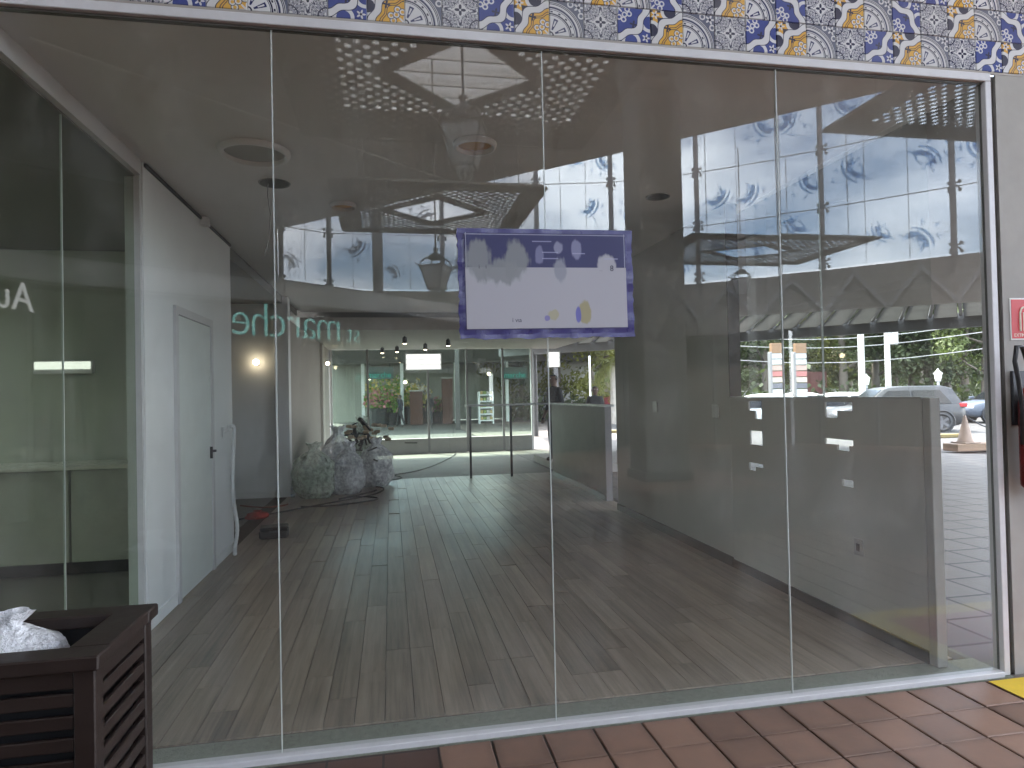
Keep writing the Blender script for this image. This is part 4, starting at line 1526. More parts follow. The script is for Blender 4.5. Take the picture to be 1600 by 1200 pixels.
for _ in range(16):
    p = Vector((rnd.gauss(0.30, 0.22), rnd.gauss(0.2, 0.3), 0))
    p.z = 0.96 + rnd.uniform(-0.2, 0.14)
    d = Vector((rnd.gauss(0, 1), rnd.gauss(0, .6), rnd.gauss(0, .7))).normalized()
    mb.bar(p - d * .12, p + d * rnd.uniform(.05, .22), rnd.uniform(.02, .09), rnd.uniform(.015, .06))
mb.build('offcuts', pm('dark_offcuts', (0.03, 0.028, 0.026), 0.7, 0.4, 12.0), rb)
mb = MB()
for _ in range(26):
    p = Vector((rnd.gauss(0.45, 0.22), rnd.gauss(0.1, 0.2), 0.98 + rnd.uniform(-0.2, .12)))
    mb.bbox(p.x - .06, p.x + .05, p.y - .05, p.y + .05, p.z - .03, p.z + .03, .012)
mb.build('broken_pieces', pm('pale_rubble', (0.38, 0.30, 0.20), 0.8, 0.4, 12.0), rb)
mb = MB()
for _ in range(26):
    p = Vector((rnd.gauss(0.4, 0.35), rnd.gauss(-0.3, 0.5), rnd.uniform(.1, .7)))
    mb.bar(p, p + Vector((rnd.gauss(0, .2), rnd.gauss(0, .1), rnd.uniform(-.1, .2))), .03, .02)
mb.build('lower_offcuts', pm('dark_offcuts', (0.03, 0.028, 0.026), 0.7, 0.4, 12.0), rb)

bt = empty('plastic_bottle', (at(457, 778, 2, 0).x, 8.02, 0.0), 0, 'small clear plastic bottle beside the corner post', 'bottle')
MB().lathe([(0.03, 0), (0.034, 0.01), (0.034, 0.15), (0.03, 0.18), (0.012, 0.22), (0.012, 0.235)], 14).build('body', glassm('bottle_plastic', (0.75, 0.8, 0.85), 0.12), bt, True)
MB().lathe([(0.0145, 0.226), (0.0145, 0.25)], 12).build('cap', pm('blue_cap', (0.05, 0.12, 0.4), 0.4), bt)
MB().lathe([(0.0345, 0.06), (0.0345, 0.12)], 14, caps=False).build('paper_band', M_WHITE, bt)

bx = empty('tool_case', (-1.36, 4.92, 0.0), 0.12, 'black box lying at the foot of the partition wall', 'case')
MB().bbox(-0.16, 0.16, -0.12, 0.12, 0.0, 0.10, .02).build('case_body', M_BLACK, bx)
MB().bbox(-0.155, 0.155, -0.115, 0.115, 0.1005, 0.13, .012).build('lid', M_BLACK, bx)
MB().bar((-0.05, -0.13, 0.085), (0.05, -0.13, 0.085), 0.012, 0.02).build('handle', M_STEEL, bx)
rg = empty('red_cloth', (-1.80, 6.2, 0.0), 0.3, 'crumpled red cloth on the floor behind the partition wall', 'cloth')
bag_mesh(0.15, 0.12, 0.11, 31, None).build('folds', pm('red_cloth', (0.35, 0.04, 0.03), 0.8, 0.3, 8.0), rg, True)


def hose(name, label, pts, rad, mat, cat='cable', sub=6, group=None, ribs=False):
    pts = [Vector(p) for p in pts]
    P = []
    for i in range(len(pts) - 1):
        p0, p1, p2, p3 = pts[max(i - 1, 0)], pts[i], pts[i + 1], pts[min(i + 2, len(pts) - 1)]
        for k in range(sub):
            t = k / sub
            P.append(0.5 * ((2 * p1) + (p2 - p0) * t + (2 * p0 - 5 * p1 + 4 * p2 - p3) * t * t + (3 * p1 - p0 - 3 * p2 + p3) * t ** 3))
    P.append(pts[-1])
    rr = [rad * (1.0 if not ribs or q % 2 else 0.78) for q in range(len(P))]
    o = MB().tube(P, rr, 7).build(name, mat, None, True)
    return tag(o, label, cat, group)


M_CABLE = pm('dark_cable', (0.02, 0.018, 0.016), 0.55)


def fl(x, y, z=0.008):
    p = at(x, y, 2, z)
    return (p.x, p.y, z)


hose('cable', 'black cable looping on the floor in front of the bags', [fl(*q) for q in ((372, 812), (440, 800), (520, 785), (585, 772), (598, 762), (560, 758), (600, 752), (628, 746), (600, 742), (560, 748))], 0.012, M_CABLE, group='cables on the shop floor')
hose('cable', 'thin reddish cable running to the partition wall', [fl(*q) for q in ((376, 790), (410, 793), (436, 791), (450, 788))], 0.012, pm('red_cable', (0.18, 0.05, 0.03), 0.6), group='cables on the shop floor')
hose('cable', 'long dark cable trailing back across the concrete floor', [fl(*q) for q in ((590, 745), (650, 736), (690, 722), (712, 708), (700, 700), (690, 694))], 0.012, M_CABLE, group='cables on the shop floor')
hose('cable', 'tangled black cable at the foot of the bags', [fl(*q) for q in ((470, 792), (520, 790), (575, 783), (590, 778), (560, 776), (530, 780), (575, 770), (588, 766))], 0.014, M_CABLE, group='cables on the shop floor')
cz = at(352, 680, 0, -1.66)
hose('conduit', 'white corrugated conduit hanging down the partition wall', [(-1.655, 4.15, 1.33), (-1.62, 4.18, 1.30), (-1.64, 4.20, 1.0), (-1.645, 4.21, 0.6), (-1.62, 4.26, 0.25), (-1.64, 4.24, 0.05), (-1.60, 4.05, 0.02)], 0.022, M_WHITE, 'conduit', 10, None, True)
ob = empty('outlet_box', (-1.676, 3.98, 1.28), 0, 'open white outlet plate with loose wires on the partition wall', 'outlet')
MB().bbox(0.0, 0.012, -0.06, 0.06, -0.05, 0.05, .003).build('plate', M_WHITE, ob)
mb = MB()
for k in range(4):
    y0 = -0.045 + 0.03 * k
    mb.tube([(0.012, y0, 0.0), (0.04, y0 + .01, 0.03), (0.05, y0, 0.07 - .02 * k)], 0.005, 5)
mb.build('wire', M_WHITE, ob)

# ------------------------------------------------------------------ lit panels, spotlights
M_LIT = pm('lit_panel', (0.8, 0.8, 0.8), 0.5, 0.0, emit=0.12, ecol=(1.0, 1.0, 0.98))
for (x0, z0, x1, z1, yy, lab) in ((0.42, 2.34, 1.43, 2.80, 15.30, 'bright white light box on the rear window left of the poster'), (4.50, 2.36, 4.88, 2.82, 15.30, 'small bright light box seen under the right end of the poster')):
    o = empty('light_box', ((x0 + x1) / 2, yy, z0), 0, lab, 'light box')
    w, h_ = (x1 - x0) / 2, z1 - z0
    MB().box(-w, w, 0.0, 0.06, 0, h_).build('case', M_WHITE, o)
    for a, b in ((0.04, 0.30), (0.33, 0.62), (0.65, 0.95)):
        MB().box(-w + .03, w - .03, -0.004, -0.0005, h_ * a, h_ * b).build('panel', M_LIT, o)
p = at(98, 573, 1, 4.2)
o = empty('light_box', (p.x, 4.24, p.z - 0.07), 0, 'slim bright light box in the dim neighbouring unit', 'light box')
MB().bbox(-0.27, 0.27, -0.04, 0.03, 0, 0.13, .004).build('case', M_WHITE, o)
MB().box(-0.255, 0.255, -0.046, -0.042, 0.045, 0.12).build('panel', M_LIT, o)
M_WARM = pm('warm_bulb', (1, 0.85, 0.6), 0.4, 0.0, emit=1.6, ecol=(1.0, 0.82, 0.55))
SPOTS = [(632, 516, 11.5, 2.93, 'brighter warm ceiling spotlight at the back, left of the poster'), (664, 519, 13.4, 2.93, 'black ceiling spotlight beside the brighter one'), (597, 528, 14.6, 2.93, 'small ceiling spotlight nearest the rear side wall'),
         (700, 524, 12.2, 2.93, 'black ceiling spotlight just below the poster corner'), (620, 527, 14.2, 2.93, 'far small ceiling spotlight in front of the rear window')]
for i, (px_, py_, yy, zz, lab) in enumerate(SPOTS):
    p = at(px_, py_, 1, yy)
    o = empty('spotlight', (p.x, yy, 2.945), 0, lab, 'spotlight', 'ceiling spotlights at the back of the shop')
    hgt = max(0.08, 2.945 - p.z)
    MB().tube([(0, 0, 0), (0, 0, -hgt)], 0.012, 6).build('stem', M_BLACK, o)
    MB().lathe([(0.03, 0.09), (0.05, 0.07), (0.055, -0.06)], 12, (0, 0, -hgt - .03)).build('head', M_BLACK, o)
    MB().lathe([(0.045, -0.063), (0.02, -0.075)], 12, (0, 0, -hgt - .03)).build('bulb', M_WARM, o)
for (px_, py_, lab) in ((400, 566, 'warm round lamp on the recess wall behind the partition'), (512, 568, 'warm round lamp on the brownish side wall')):
    yy = 8.1 if px_ < 450 else 13.0
    p = at(px_, py_, 1, yy) if px_ < 450 else at(px_, py_, 0, -1.58)
    o = empty('wall_lamp', (p.x, p.y, p.z), 0, lab, 'lamp', 'warm lamps on the left side')
    MB().lathe([(0.01, -.05), (0.045, -.03), (0.052, 0), (0.045, .03), (0.01, .05)], 14).build('bulb', M_WARM, o, True)
    if px_ < 450:
        MB().bbox(-0.03, 0.03, 0.048, 0.085, -0.04, 0.04, .004).build('bracket', M_STEEL, o)
    else:
        MB().bbox(-0.075, -0.045, -0.03, 0.03, -0.04, 0.04, .004).build('bracket', M_STEEL, o)

# low pale cabinets in the neighbouring unit
nc = empty('cabinet', (-3.75, 3.92, 0), 0, 'low pale cabinet in the dim neighbouring unit', 'cabinet')
for k in range(4):
    MB().bbox(-1.6 + k * .8, -0.82 + k * .8, -0.25, 0.3, 0.12, 0.98, .006).build('door', pm('cabinet_grey', (0.42, 0.43, 0.37), 0.5), nc)
MB().bbox(-1.65, 1.65, -0.30, 0.33, 0.985, 1.02, .004).build('worktop', pm('cabinet_top', (0.6, 0.6, 0.52), 0.3), nc)
MB().box(-1.6, 1.58, -0.2, 0.3, 0.0, 0.118).build('plinth', M_BLACK, nc)

# ================================================================== THINGS ON THE GALLERY SIDE
# ------------------------------------------------------------------ slatted litter bin
def scuffed_wood():
    mt, nt, b = newmat('dark_brown_wood')
    v = wcoords(nt, (1, 1, 4))
    n = nz(nt, v, 5.0, 5)
    n2 = nz(nt, wcoords(nt), 42.0, 4, 0.7)
    n3 = nz(nt, wcoords(nt), 3.0, 3)
    c = mixc(nt, n, (0.011, 0.0065, 0.0055), (0.030, 0.018, 0.014))
    c = mixc(nt, n2.soft(0.68, 0.74) * n3.soft(0.42, 0.62), c, (0.17, 0.12, 0.09))
    nt.links.new(c, b.inputs['Base Color'])
    nt.links.new((n * 0.3 + 0.28).s, b.inputs['Roughness'])
    bump(nt, b, n2 + n, 0.10, 0.01)
    return mt


M_WOOD = scuffed_wood()
M_WOOD_PLAIN = pm('plain_brown_wood', (0.019, 0.012, 0.010), 0.42, 0.3, 3.0, stretch=(1, 1, 5), bmp=0.08)
bn = empty('litter_bin', (-1.20, -0.685, 0.0), 0, 'dark brown slatted wooden litter bin with an open top', 'litter bin')
BX, BY, BH = 0.315, 0.235, 0.85
for s_ in (-1, 1):
    MB().bbox(-BX - .018, BX + .018, s_ * (BY - .03) - .05, s_ * (BY - .03) + .05, BH - .045, BH, .005).build('rim_board', M_WOOD, bn)
    MB().bbox(s_ * (BX - .045) - .06, s_ * (BX - .045) + .06, -BY + .072, BY - .072, BH - .044, BH + .001, .005).build('rim_board', M_WOOD, bn)
    for t_ in (-1, 1):
        MB().bbox(s_ * (BX - .03) - .03, s_ * (BX - .03) + .03, t_ * (BY - .03) - .03, t_ * (BY - .03) + .03, 0.0, BH - .046, .004).build('corner_post', M_WOOD, bn)
    MB().bbox(-BX + .062, BX - .062, s_ * (BY - .012) - .008, s_ * (BY - .012) + .008, BH - .10, BH - .047, .002).build('top_rail', M_WOOD, bn)
    MB().bbox(s_ * (BX - .012) - .008, s_ * (BX - .012) + .008, -BY + .062, BY - .062, BH - .10, BH - .047, .002).build('top_rail', M_WOOD, bn)
    for k in range(11):
        z = BH - 0.155 - k * 0.066
        MB().bbox(-BX + .062, BX - .062, s_ * (BY - .014) - .009, s_ * (BY - .014) + .009, z, z + .040, .003).build('slat', M_WOOD, bn)
        MB().bbox(s_ * (BX - .014) - .009, s_ * (BX - .014) + .009, -BY + .062, BY - .062, z, z + .040, .003).build('slat', M_WOOD, bn)
ln = MB()
ln.box(-BX + .07, BX - .07, -BY + .045, -BY + .05, 0.02, BH - .05).box(-BX + .07, BX - .07, BY - .05, BY - .045, 0.02, BH - .05)
ln.box(-BX + .045, -BX + .05, -BY + .06, BY - .06, 0.02, BH - .05).box(BX - .05, BX - .045, -BY + .06, BY - .06, 0.02, BH - .05)
ln.build('liner', M_BLACK, bn)
wb = empty('plastic_bag', (-1.235, -0.66, 0.62), 0.4, 'crumpled white plastic bag sticking out of the litter bin', 'bag')
bag_mesh(0.17, 0.13, 0.30, 14, M_BAGW).build('crumpled_film', M_BAGW, wb, True)

# ------------------------------------------------------------------ fire sign, extinguisher, floor marking
fsn = empty('fire_sign', (3.535, -0.013, 1.845), 0, 'red fire extinguisher sign on the concrete column', 'sign')
MB().bbox(-0.118, 0.118, -0.003, 0.0, 0.0, 0.235, .001).build('white_border', pm('sign_white', (0.75, 0.72, 0.66), 0.4), fsn)
MB().box(-0.110, 0.110, -0.0045, -0.0032, 0.008, 0.227).build('red_panel', pm('sign_red', (0.52, 0.02, 0.025), 0.35, 0.05), fsn)
M_SGW = pm('sign_cream', (0.75, 0.70, 0.55), 0.4)
sy = MB()
sy.tube([(-0.055, -0.006, 0.05), (-0.055, -0.006, 0.15), (-0.045, -0.006, 0.178), (-0.01, -0.006, 0.188), (0.02, -0.006, 0.178)], 0.0055, 6)
sy.bbox(-0.035, 0.035, -0.0075, -0.0047, 0.05, 0.155, .001)
sy.bbox(-0.016, 0.016, -0.0075, -0.0047, 0.156, 0.178, .001)
sy.build('pictogram', M_SGW, fsn)
lettering('EXTINTOR', M_SGW, fsn, (-0.095, -0.0048, 0.018), (1, 0, 0), (0, 0, 1), 0.026, 0.01)
ex_ = empty('fire_extinguisher', (3.455, -0.115, 1.02), 0, 'dark red fire extinguisher hung on the concrete column', 'fire extinguisher')
MB().lathe([(0.06, 0), (0.078, 0.02), (0.08, 0.05), (0.08, 0.46), (0.07, 0.53), (0.04, 0.575), (0.028, 0.60)], 24).build('cylinder', pm('extinguisher_red', (0.16, 0.012, 0.012), 0.3, 0.05), ex_, True)
MB().lathe([(0.026, 0.60), (0.026, 0.66)], 12).build('valve', M_STEEL, ex_)
MB().bar((0.0, 0, 0.655), (0.0, -0.13, 0.70), 0.022, 0.014).bar((0, 0, 0.685), (0, -0.12, 0.745), 0.022, 0.01).build('handle', M_BLACK, ex_)
MB().tube([(-0.02, 0, 0.64), (-0.06, -0.01, 0.70), (-0.10, -0.02, 0.78), (-0.135, -0.02, 0.78), (-0.15, -0.02, 0.70), (-0.13, -0.02, 0.60), (-0.10, -0.01, 0.45), (-0.095, 0, 0.25)], 0.012, 8).build('hose', M_BLACK, ex_, True)
MB().box(-0.05, 0.05, 0.082, 0.100, 0.35, 0.65).build('bracket', M_STEEL, ex_)
fm = empty('floor_marking', (3.75, -0.55, 0.0015), 0, 'yellow and red painted square on the tiles below the extinguisher', 'floor marking')
MB().box(-0.62, 0.62, -0.46, 0.48, 0.0, 0.002).build('yellow_border', pm('marking_yellow', (0.62, 0.42, 0.03), 0.5, 0.2, 9.0), fm)
MB().box(-0.44, 0.44, -0.30, 0.42, 0.0035, 0.0055).build('red_square', pm('marking_red', (0.38, 0.03, 0.03), 0.5, 0.2, 9.0), fm)
fm.location = (3.75, -0.56, 0.0025)

# petals fallen by the sill
random.seed(21)
mb = MB()
for (px_, py_) in ((745, 1140), (825, 1131), (1065, 1108), (1182, 1082)):
    p = at(px_, py_, 2, 0.0)
lf = empty('fallen_leaf', (at(745, 1138, 2, .004).x, 0.045, 0.004), 0.4, 'tiny yellow leaf lying inside the window sill', 'leaf')
MB().add([(-.02, 0, 0), (0, -.008, .004), (.022, 0, .001), (0, .009, .006)], [(0, 1, 2, 3)]).build('blade', pm('yellow_leaf', (0.55, 0.38, 0.04), 0.6), lf)

# ================================================================== THE CAR PARK SIDE
# ------------------------------------------------------------------ trees
def leafmat(name, col):
    mt, nt, b = newmat(name)
    n = nz(nt, wcoords(nt), 0.7, 3)
    n2 = nz(nt, wcoords(nt), 6.0, 2)
    k = n * 0.6 + n2 * 0.5 + (orand(nt) - 0.5) * 0.35
    nt.links.new(mixc(nt, k, tuple(q * .45 for q in col), tuple(min(1, q * 1.7) for q in col)), b.inputs['Base Color'])
    b.inputs['Roughness'].default_value = 0.6
    tl = nt.nodes.new('ShaderNodeBsdfTranslucent')
    tl.inputs['Color'].default_value = (col[0] * 1.6, col[1] * 1.7, col[2] * 0.8, 1)
    mx = nt.nodes.new('ShaderNodeMixShader')
    mx.inputs[0].default_value = 0.30
    out = nt.nodes['Material Output']
    nt.links.new(b.outputs[0], mx.inputs[1])
    nt.links.new(tl.outputs[0], mx.inputs[2])
    nt.links.new(mx.outputs[0], out.inputs['Surface'])
    return mt


LEAF = [leafmat('leaf_dark', (0.045, 0.062, 0.022)), leafmat('leaf_mid', (0.065, 0.085, 0.025)), leafmat('leaf_yellow', (0.115, 0.120, 0.025))]
M_BARK = pm('bark', (0.13, 0.11, 0.09), 0.9, 0.3, 3.0, stretch=(1, 1, 0.3))


def tree_meshes(seed, hgt, crown_r, base_z, nclump, nleaf, leaf, lsize):
    rnd = random.Random(seed)
    tr = MB()
    tips = []
    bend = Vector((rnd.uniform(-.06, .06), rnd.uniform(-.06, .06), 0))
    trunk = [Vector((bend.x * z * z * .1, bend.y * z * z * .1, z)) for z in np.linspace(0, hgt * .82, 7)]
    r0 = hgt * 0.020
    tr.tube(trunk, [r0 * (1.25 - t) + .02 for t in np.linspace(0, .95, 7)], 8)
    for k in range(11):
        t = rnd.uniform(.22, .95)
        i = t * 6
        b = trunk[int(i)].lerp(trunk[min(6, int(i) + 1)], i - int(i))
        a = k * 2.4 + rnd.uniform(-.4, .4)
        L = crown_r * rnd.uniform(.55, 1.0) * (1.15 - .5 * t)
        e = b + Vector((math.cos(a) * L, math.sin(a) * L, L * rnd.uniform(.25, .8)))
        mid = b.lerp(e, .5) + Vector((0, 0, -.06 * L))
        tr.tube([b, mid, e], [r0 * .42, r0 * .28, r0 * .1], 5)
        tips += [e, mid.lerp(e, .6)]
        for q in range(2):
            a2 = a + rnd.uniform(-.9, .9)
            e2 = mid + Vector((math.cos(a2) * L * .45, math.sin(a2) * L * .45, L * rnd.uniform(.1, .5)))
            tr.tube([mid, e2], [r0 * .2, r0 * .06], 4)
            tips.append(e2)
    cents = []
    for k in range(nclump):
        if tips and rnd.random() < .75:
            c = rnd.choice(tips) + Vector((rnd.gauss(0, .3), rnd.gauss(0, .3), rnd.gauss(0, .3)))
        else:
            a, q = rnd.uniform(0, 6.28), crown_r * math.sqrt(rnd.random()) * .9
            c = Vector((q * math.cos(a), q * math.sin(a), rnd.uniform(base_z, hgt)))
        cents.append((c, crown_r * rnd.uniform(.16, .36)))
    n = nleaf
    vs = np.zeros((n * 4, 3))
    for i in range(n):
        c, r = cents[i % len(cents)]
        d = Vector((rnd.gauss(0, 1), rnd.gauss(0, 1), rnd.gauss(0, .75)))
        d = d.normalized() * (r * rnd.random() ** .45)
        p = c + d
        nn = (d.normalized() + Vector((rnd.gauss(0, .7), rnd.gauss(0, .7), rnd.gauss(0.3, .7)))).normalized()
        t1 = nn.orthogonal().normalized()
        t1 = (Matrix.Rotation(rnd.uniform(0, 6.28), 3, nn) @ t1)
        t2 = nn.cross(t1)
        s1, s2 = lsize * rnd.uniform(.6, 1.3), lsize * rnd.uniform(.3, .6)
        vs[i * 4:i * 4 + 4] = [p - t1 * s1, p - t2 * s2 + nn * s2 * .2, p + t1 * s1, p + t2 * s2 + nn * s2 * .2]
    me = bpy.data.meshes.new('crown')
    me.from_pydata(vs.tolist(), [], [(4 * i, 4 * i + 1, 4 * i + 2, 4 * i + 3) for i in range(n)])
    me.materials.append(leaf)
    return tr.mesh('trunk', M_BARK, True), me


TV = [tree_meshes(1, 9.5, 2.9, 2.0, 60, 5200, LEAF[0], .17), tree_meshes(2, 11.0, 3.2, 3.2, 64, 5600, LEAF[1], .17),
      tree_meshes(3, 8.0, 2.6, 1.4, 50, 4600, LEAF[2], .15), tree_meshes(4, 10.2, 2.8, 4.0, 46, 3800, LEAF[0], .18)]
tree_spots = []
rnd = random.Random(12)
# (pixel x, distance along the view, variant, what it stands by)
TL = [(815, 44, 2, 'yellow green bushy tree behind the small light box'), (846, 52, 0, 'dark tree showing over the reception wall'), (872, 40, 2, 'light green shrubby tree behind the standing person'),
      (902, 50, 3, 'open tree with bare limbs above the second person'), (925, 38, 2, 'yellow green tree behind the seated looking person'), (948, 46, 1, 'tall tree just left of the tall wall'),
      (980, 48, 0, 'dark tree hidden mostly by the tall wall'), (1040, 46, 1, 'tall tree behind the tall wall'), (1100, 50, 0, 'dark tree at the far end of the tall wall'),
      (1140, 47, 0, 'dark leafy tree behind the teal banner'), (1168, 55, 1, 'tall tree between teal banner and first totem'), (1196, 44, 0, 'dense dark tree just left of the first totem'),
      (1232, 52, 1, 'tree crown rising between the two totems'), (1262, 45, 2, 'brighter green tree right of the second totem'), (1290, 50, 0, 'dark tree over the reddish hoarding'),
      (1318, 43, 1, 'mid green tree left of the thick pale pole'), (1345, 54, 0, 'dark tree behind the thick pale pole'), (1368, 44, 3, 'tree with bare slanting limbs between the two poles'),
      (1398, 50, 3, 'open tree behind the pole with the transformer'), (1425, 42, 0, 'dark tree right of the transformer pole'), (1452, 48, 1, 'tall tree above the grey car'),
      (1480, 40, 0, 'dense tree behind the white street lantern'), (1508, 46, 1, 'green tree over the silver blue car'), (1540, 38, 1, 'tree at the right end above the silver blue car'), (1580, 44, 0, 'tree hidden behind the concrete column'),
      (1215, 66, 3, 'pale far tree seen between the totems'), (1330, 68, 0, 'far dark tree left of the poles'), (1440, 66, 3, 'far open tree above the grey car roof'), (1125, 64, 1, 'far tall tree left of the teal banner'), (880, 66, 1, 'far tall tree over the reception wall')]
for i, (px_, dist, var, lab) in enumerate(TL):
    d = _r * ((px_ - 800) / FPX) + _f
    p = CAM + d * dist
    o = empty('tree', (p.x, p.y, -0.06), rnd.uniform(0, 6.28), lab, 'tree', 'trees along the far side of the car park')
    sc = rnd.uniform(.85, 1.15)
    o.scale = (sc, sc, sc * rnd.uniform(.9, 1.1))
    link('trunk', TV[var][0], o)
    link('crown', TV[var][1], o)
# tree beyond the curtain wall
for (x_, y_, var, lab) in ((19.6, -14.0, 1, 'tree top just above the dark spandrel at the right edge'), (22, -19, 0, 'second tree beyond the curtain wall')):
    o = empty('tree', (x_, y_, -0.06), 1.0, lab, 'tree', 'trees beyond the curtain wall')
    o.scale = (.62, .62, .62)
    link('trunk', TV[var][0], o)
    link('crown', TV[var][1], o)
# hedge of ground cover under the trees
mb = MB()
rnd = random.Random(8)
hv, hf = [], []
for i in range(16000):
    px_ = rnd.uniform(790, 1620)
    dist = rnd.uniform(39, 62)
    d = _r * ((px_ - 800) / FPX) + _f
    p = CAM + d * dist
    z = abs(rnd.gauss(0, .8)) + .05
    n_ = Vector((rnd.gauss(0, 1), rnd.gauss(0, 1), rnd.gauss(0, 1))).normalized()
    t1 = n_.orthogonal().normalized() * rnd.uniform(.15, .32)
    t2 = n_.cross(t1) * .6
    b0 = len(hv)
    c_ = Vector((p.x, p.y, z))
    hv += [tuple(c_ - t1), tuple(c_ - t2), tuple(c_ + t1), tuple(c_ + t2)]
    hf.append((b0, b0 + 1, b0 + 2, b0 + 3))
me = bpy.data.meshes.new('undergrowth')
me.from_pydata(hv, [], hf)
me.materials.append(LEAF[0])
ug = link('undergrowth', me)
ug['kind'] = 'stuff'
tag(ug, 'dark undergrowth below the car park trees', 'undergrowth')


# far wood behind the trees, one mass
rnd = random.Random(77)
hv, hf = [], []
for i in range(15000):
    px_ = rnd.uniform(780, 1640)
    dist = rnd.uniform(74, 92)
    d = _r * ((px_ - 800) / FPX) + _f
    p = CAM + d * dist
    z = rnd.random() ** 0.8 * (8.0 + 2.5 * math.sin(px_ * .021) + 1.5 * math.sin(px_ * .083))
    n_ = Vector((rnd.gauss(0, 1), rnd.gauss(0, 1), rnd.gauss(0, 1))).normalized()
    t1 = n_.orthogonal().normalized() * rnd.uniform(.35, .75)
    t2 = n_.cross(t1) * .7
    b0 = len(hv)
    c_ = Vector((p.x, p.y, z))
    hv += [tuple(c_ - t1), tuple(c_ - t2), tuple(c_ + t1), tuple(c_ + t2)]
    hf.append((b0, b0 + 1, b0 + 2, b0 + 3))
me = bpy.data.meshes.new('woods')
me.from_pydata(hv, [], hf)
me.materials.append(LEAF[0])
fw = link('woods', me)
fw['kind'] = 'stuff'
tag(fw, 'far dark wood closing the view behind the car park trees', 'woods')


# ------------------------------------------------------------------ cars
def car(name, loc, rz, body, label, kind='suv', group='cars in the car park'):
    o = empty(name, loc, rz, label, 'car', group)
    L, Wd, H = (4.45, 0.92, 1.66) if kind == 'suv' else (4.2, 0.87, 1.47)
    zb = 0.24 if kind == 'suv' else 0.19
    belt = 0.98 if kind == 'suv' else 0.88
    paint = pm('paint_' + body[0], body[1], 0.38, 0.03, 2.0, spec=0.4)
    # lower body lofted along the length; x forward
    st = [(-L / 2, .45, .80, .80), (-L / 2 + .05, .32, .95, .92), (-L / 2 + .30, zb, belt + .04, 1.0), (-1.35, zb, belt + .03, 1.0), (0, zb, belt, 1.0), (1.05, zb, belt - .01, 1.0), (1.45, zb, belt - .05, .99),
          (L / 2 - .25, zb + .02, belt - .16, .95), (L / 2 - .06, .32, belt - .26, .86), (L / 2, .42, .62, .78)]
    vs, fs = [], []
    for x_, z0, z1, w in st:
        w *= Wd
        zm = z0 + (z1 - z0) * .55
        prof = [(-w * .90, z0), (-w, z0 + .12), (-w, zm), (-w * .965, z1 - .03), (-w * .90, z1), (w * .90, z1), (w * .965, z1 - .03), (w, zm), (w, z0 + .12), (w * .90, z0)]
        vs += [(x_, q[0], q[1]) for q in prof]
    n = 10
    for i in range(len(st) - 1):
        for k in range(n):
            k2 = (k + 1) % n
            fs.append((i * n + k, i * n + k2, (i + 1) * n + k2, (i + 1) * n + k))
    fs += [tuple(range(n)), tuple(range((len(st) - 1) * n + n - 1, (len(st) - 1) * n - 1, -1))]
    bd = MB().add(vs, fs).build('body', paint, o, True)
    # greenhouse
    if kind == 'suv':
        gs = [(-L / 2 + .12, belt + .03, .93), (-L / 2 + .42, H - .10, .80), (-L / 2 + .75, H - .01, .78), (-.35, H, .78), (.25, H - .04, .77), (.48, H - .10, .78), (1.22, belt - .02, .93)]
    else:
        gs = [(-L / 2 + .30, belt + .03, .93), (-1.25, H - .12, .78), (-.85, H - .02, .75), (-.2, H, .75), (.2, H - .04, .75), (.42, H - .10, .76), (1.15, belt - .02, .92)]
    vs, fs = [], []
    for x_, z1, w in gs:
        w *= Wd
        zlow = belt - .03
        vs += [(x_, -Wd * .93, zlow), (x_, -w, z1 - .03), (x_, -w * .88, z1), (x_, w * .88, z1), (x_, w, z1 - .03), (x_, Wd * .93, zlow)]
    n = 6
    for i in range(len(gs) - 1):
        for k in range(n - 1):
            fs.append((i * n + k, i * n + k + 1, (i + 1) * n + k + 1, (i + 1) * n + k))
    MB().add(vs, fs).build('roof', paint, o, True)
    gm = pm('car_glass', (0.006, 0.007, 0.009), 0.12, 0.02, spec=0.25)
    for s_ in (-1, 1):
        for (xa, xb, xta, xtb) in ((-L / 2 + .50, -.45, -L / 2 + .85, -.45), (-.36, .95, -.36, .36)):
            zl, zt = belt + .03, H - .16
            yl, yt = Wd * .935, Wd * .825
            MB().add([(xa, s_ * (yl + .012), zl), (xb, s_ * (yl + .012), zl), (xtb, s_ * (yt + .012), zt), (xta, s_ * (yt + .012), zt),
                      (xa, s_ * (yl - .01), zl), (xb, s_ * (yl - .01), zl), (xtb, s_ * (yt - .01), zt), (xta, s_ * (yt - .01), zt)],
                     [(0, 1, 2, 3), (7, 6, 5, 4), (0, 4, 5, 1), (1, 5, 6, 2), (2, 6, 7, 3), (3, 7, 4, 0)]).build('side_window', gm, o)
        MB().bbox(1.02, 1.20, s_ * (Wd * .97), s_ * (Wd * .97 + .16), belt + .03, belt + .16, .02).build('mirror', paint, o)
        MB().bbox(L / 2 - .30, L / 2 - .05, s_ * Wd * .55, s_ * Wd * .90, .64, .76, .02).build('headlight', pm('lamp_glass', (0.75, 0.77, 0.8), 0.15), o)
        MB().bbox(-L / 2 - .01, -L / 2 + .26, s_ * Wd * .60, s_ * Wd * .965, belt - .10, belt + .04, .02).build('tail_light', pm('tail_red', (0.45, 0.012, 0.02), 0.2), o)
    zt, zl = H - .12, belt + .02
    MB().add([(.52, -.60, zt + .01), (.52, .60, zt + .01), (1.20, .76, zl + .01), (1.20, -.76, zl + .01), (.50, -.60, zt - .02), (.50, .60, zt - .02), (1.18, .76, zl - .02), (1.18, -.76, zl - .02)],
             [(0, 1, 2, 3), (7, 6, 5, 4), (0, 4, 5, 1), (1, 5, 6, 2), (2, 6, 7, 3), (3, 7, 4, 0)]).build('windscreen', gm, o)
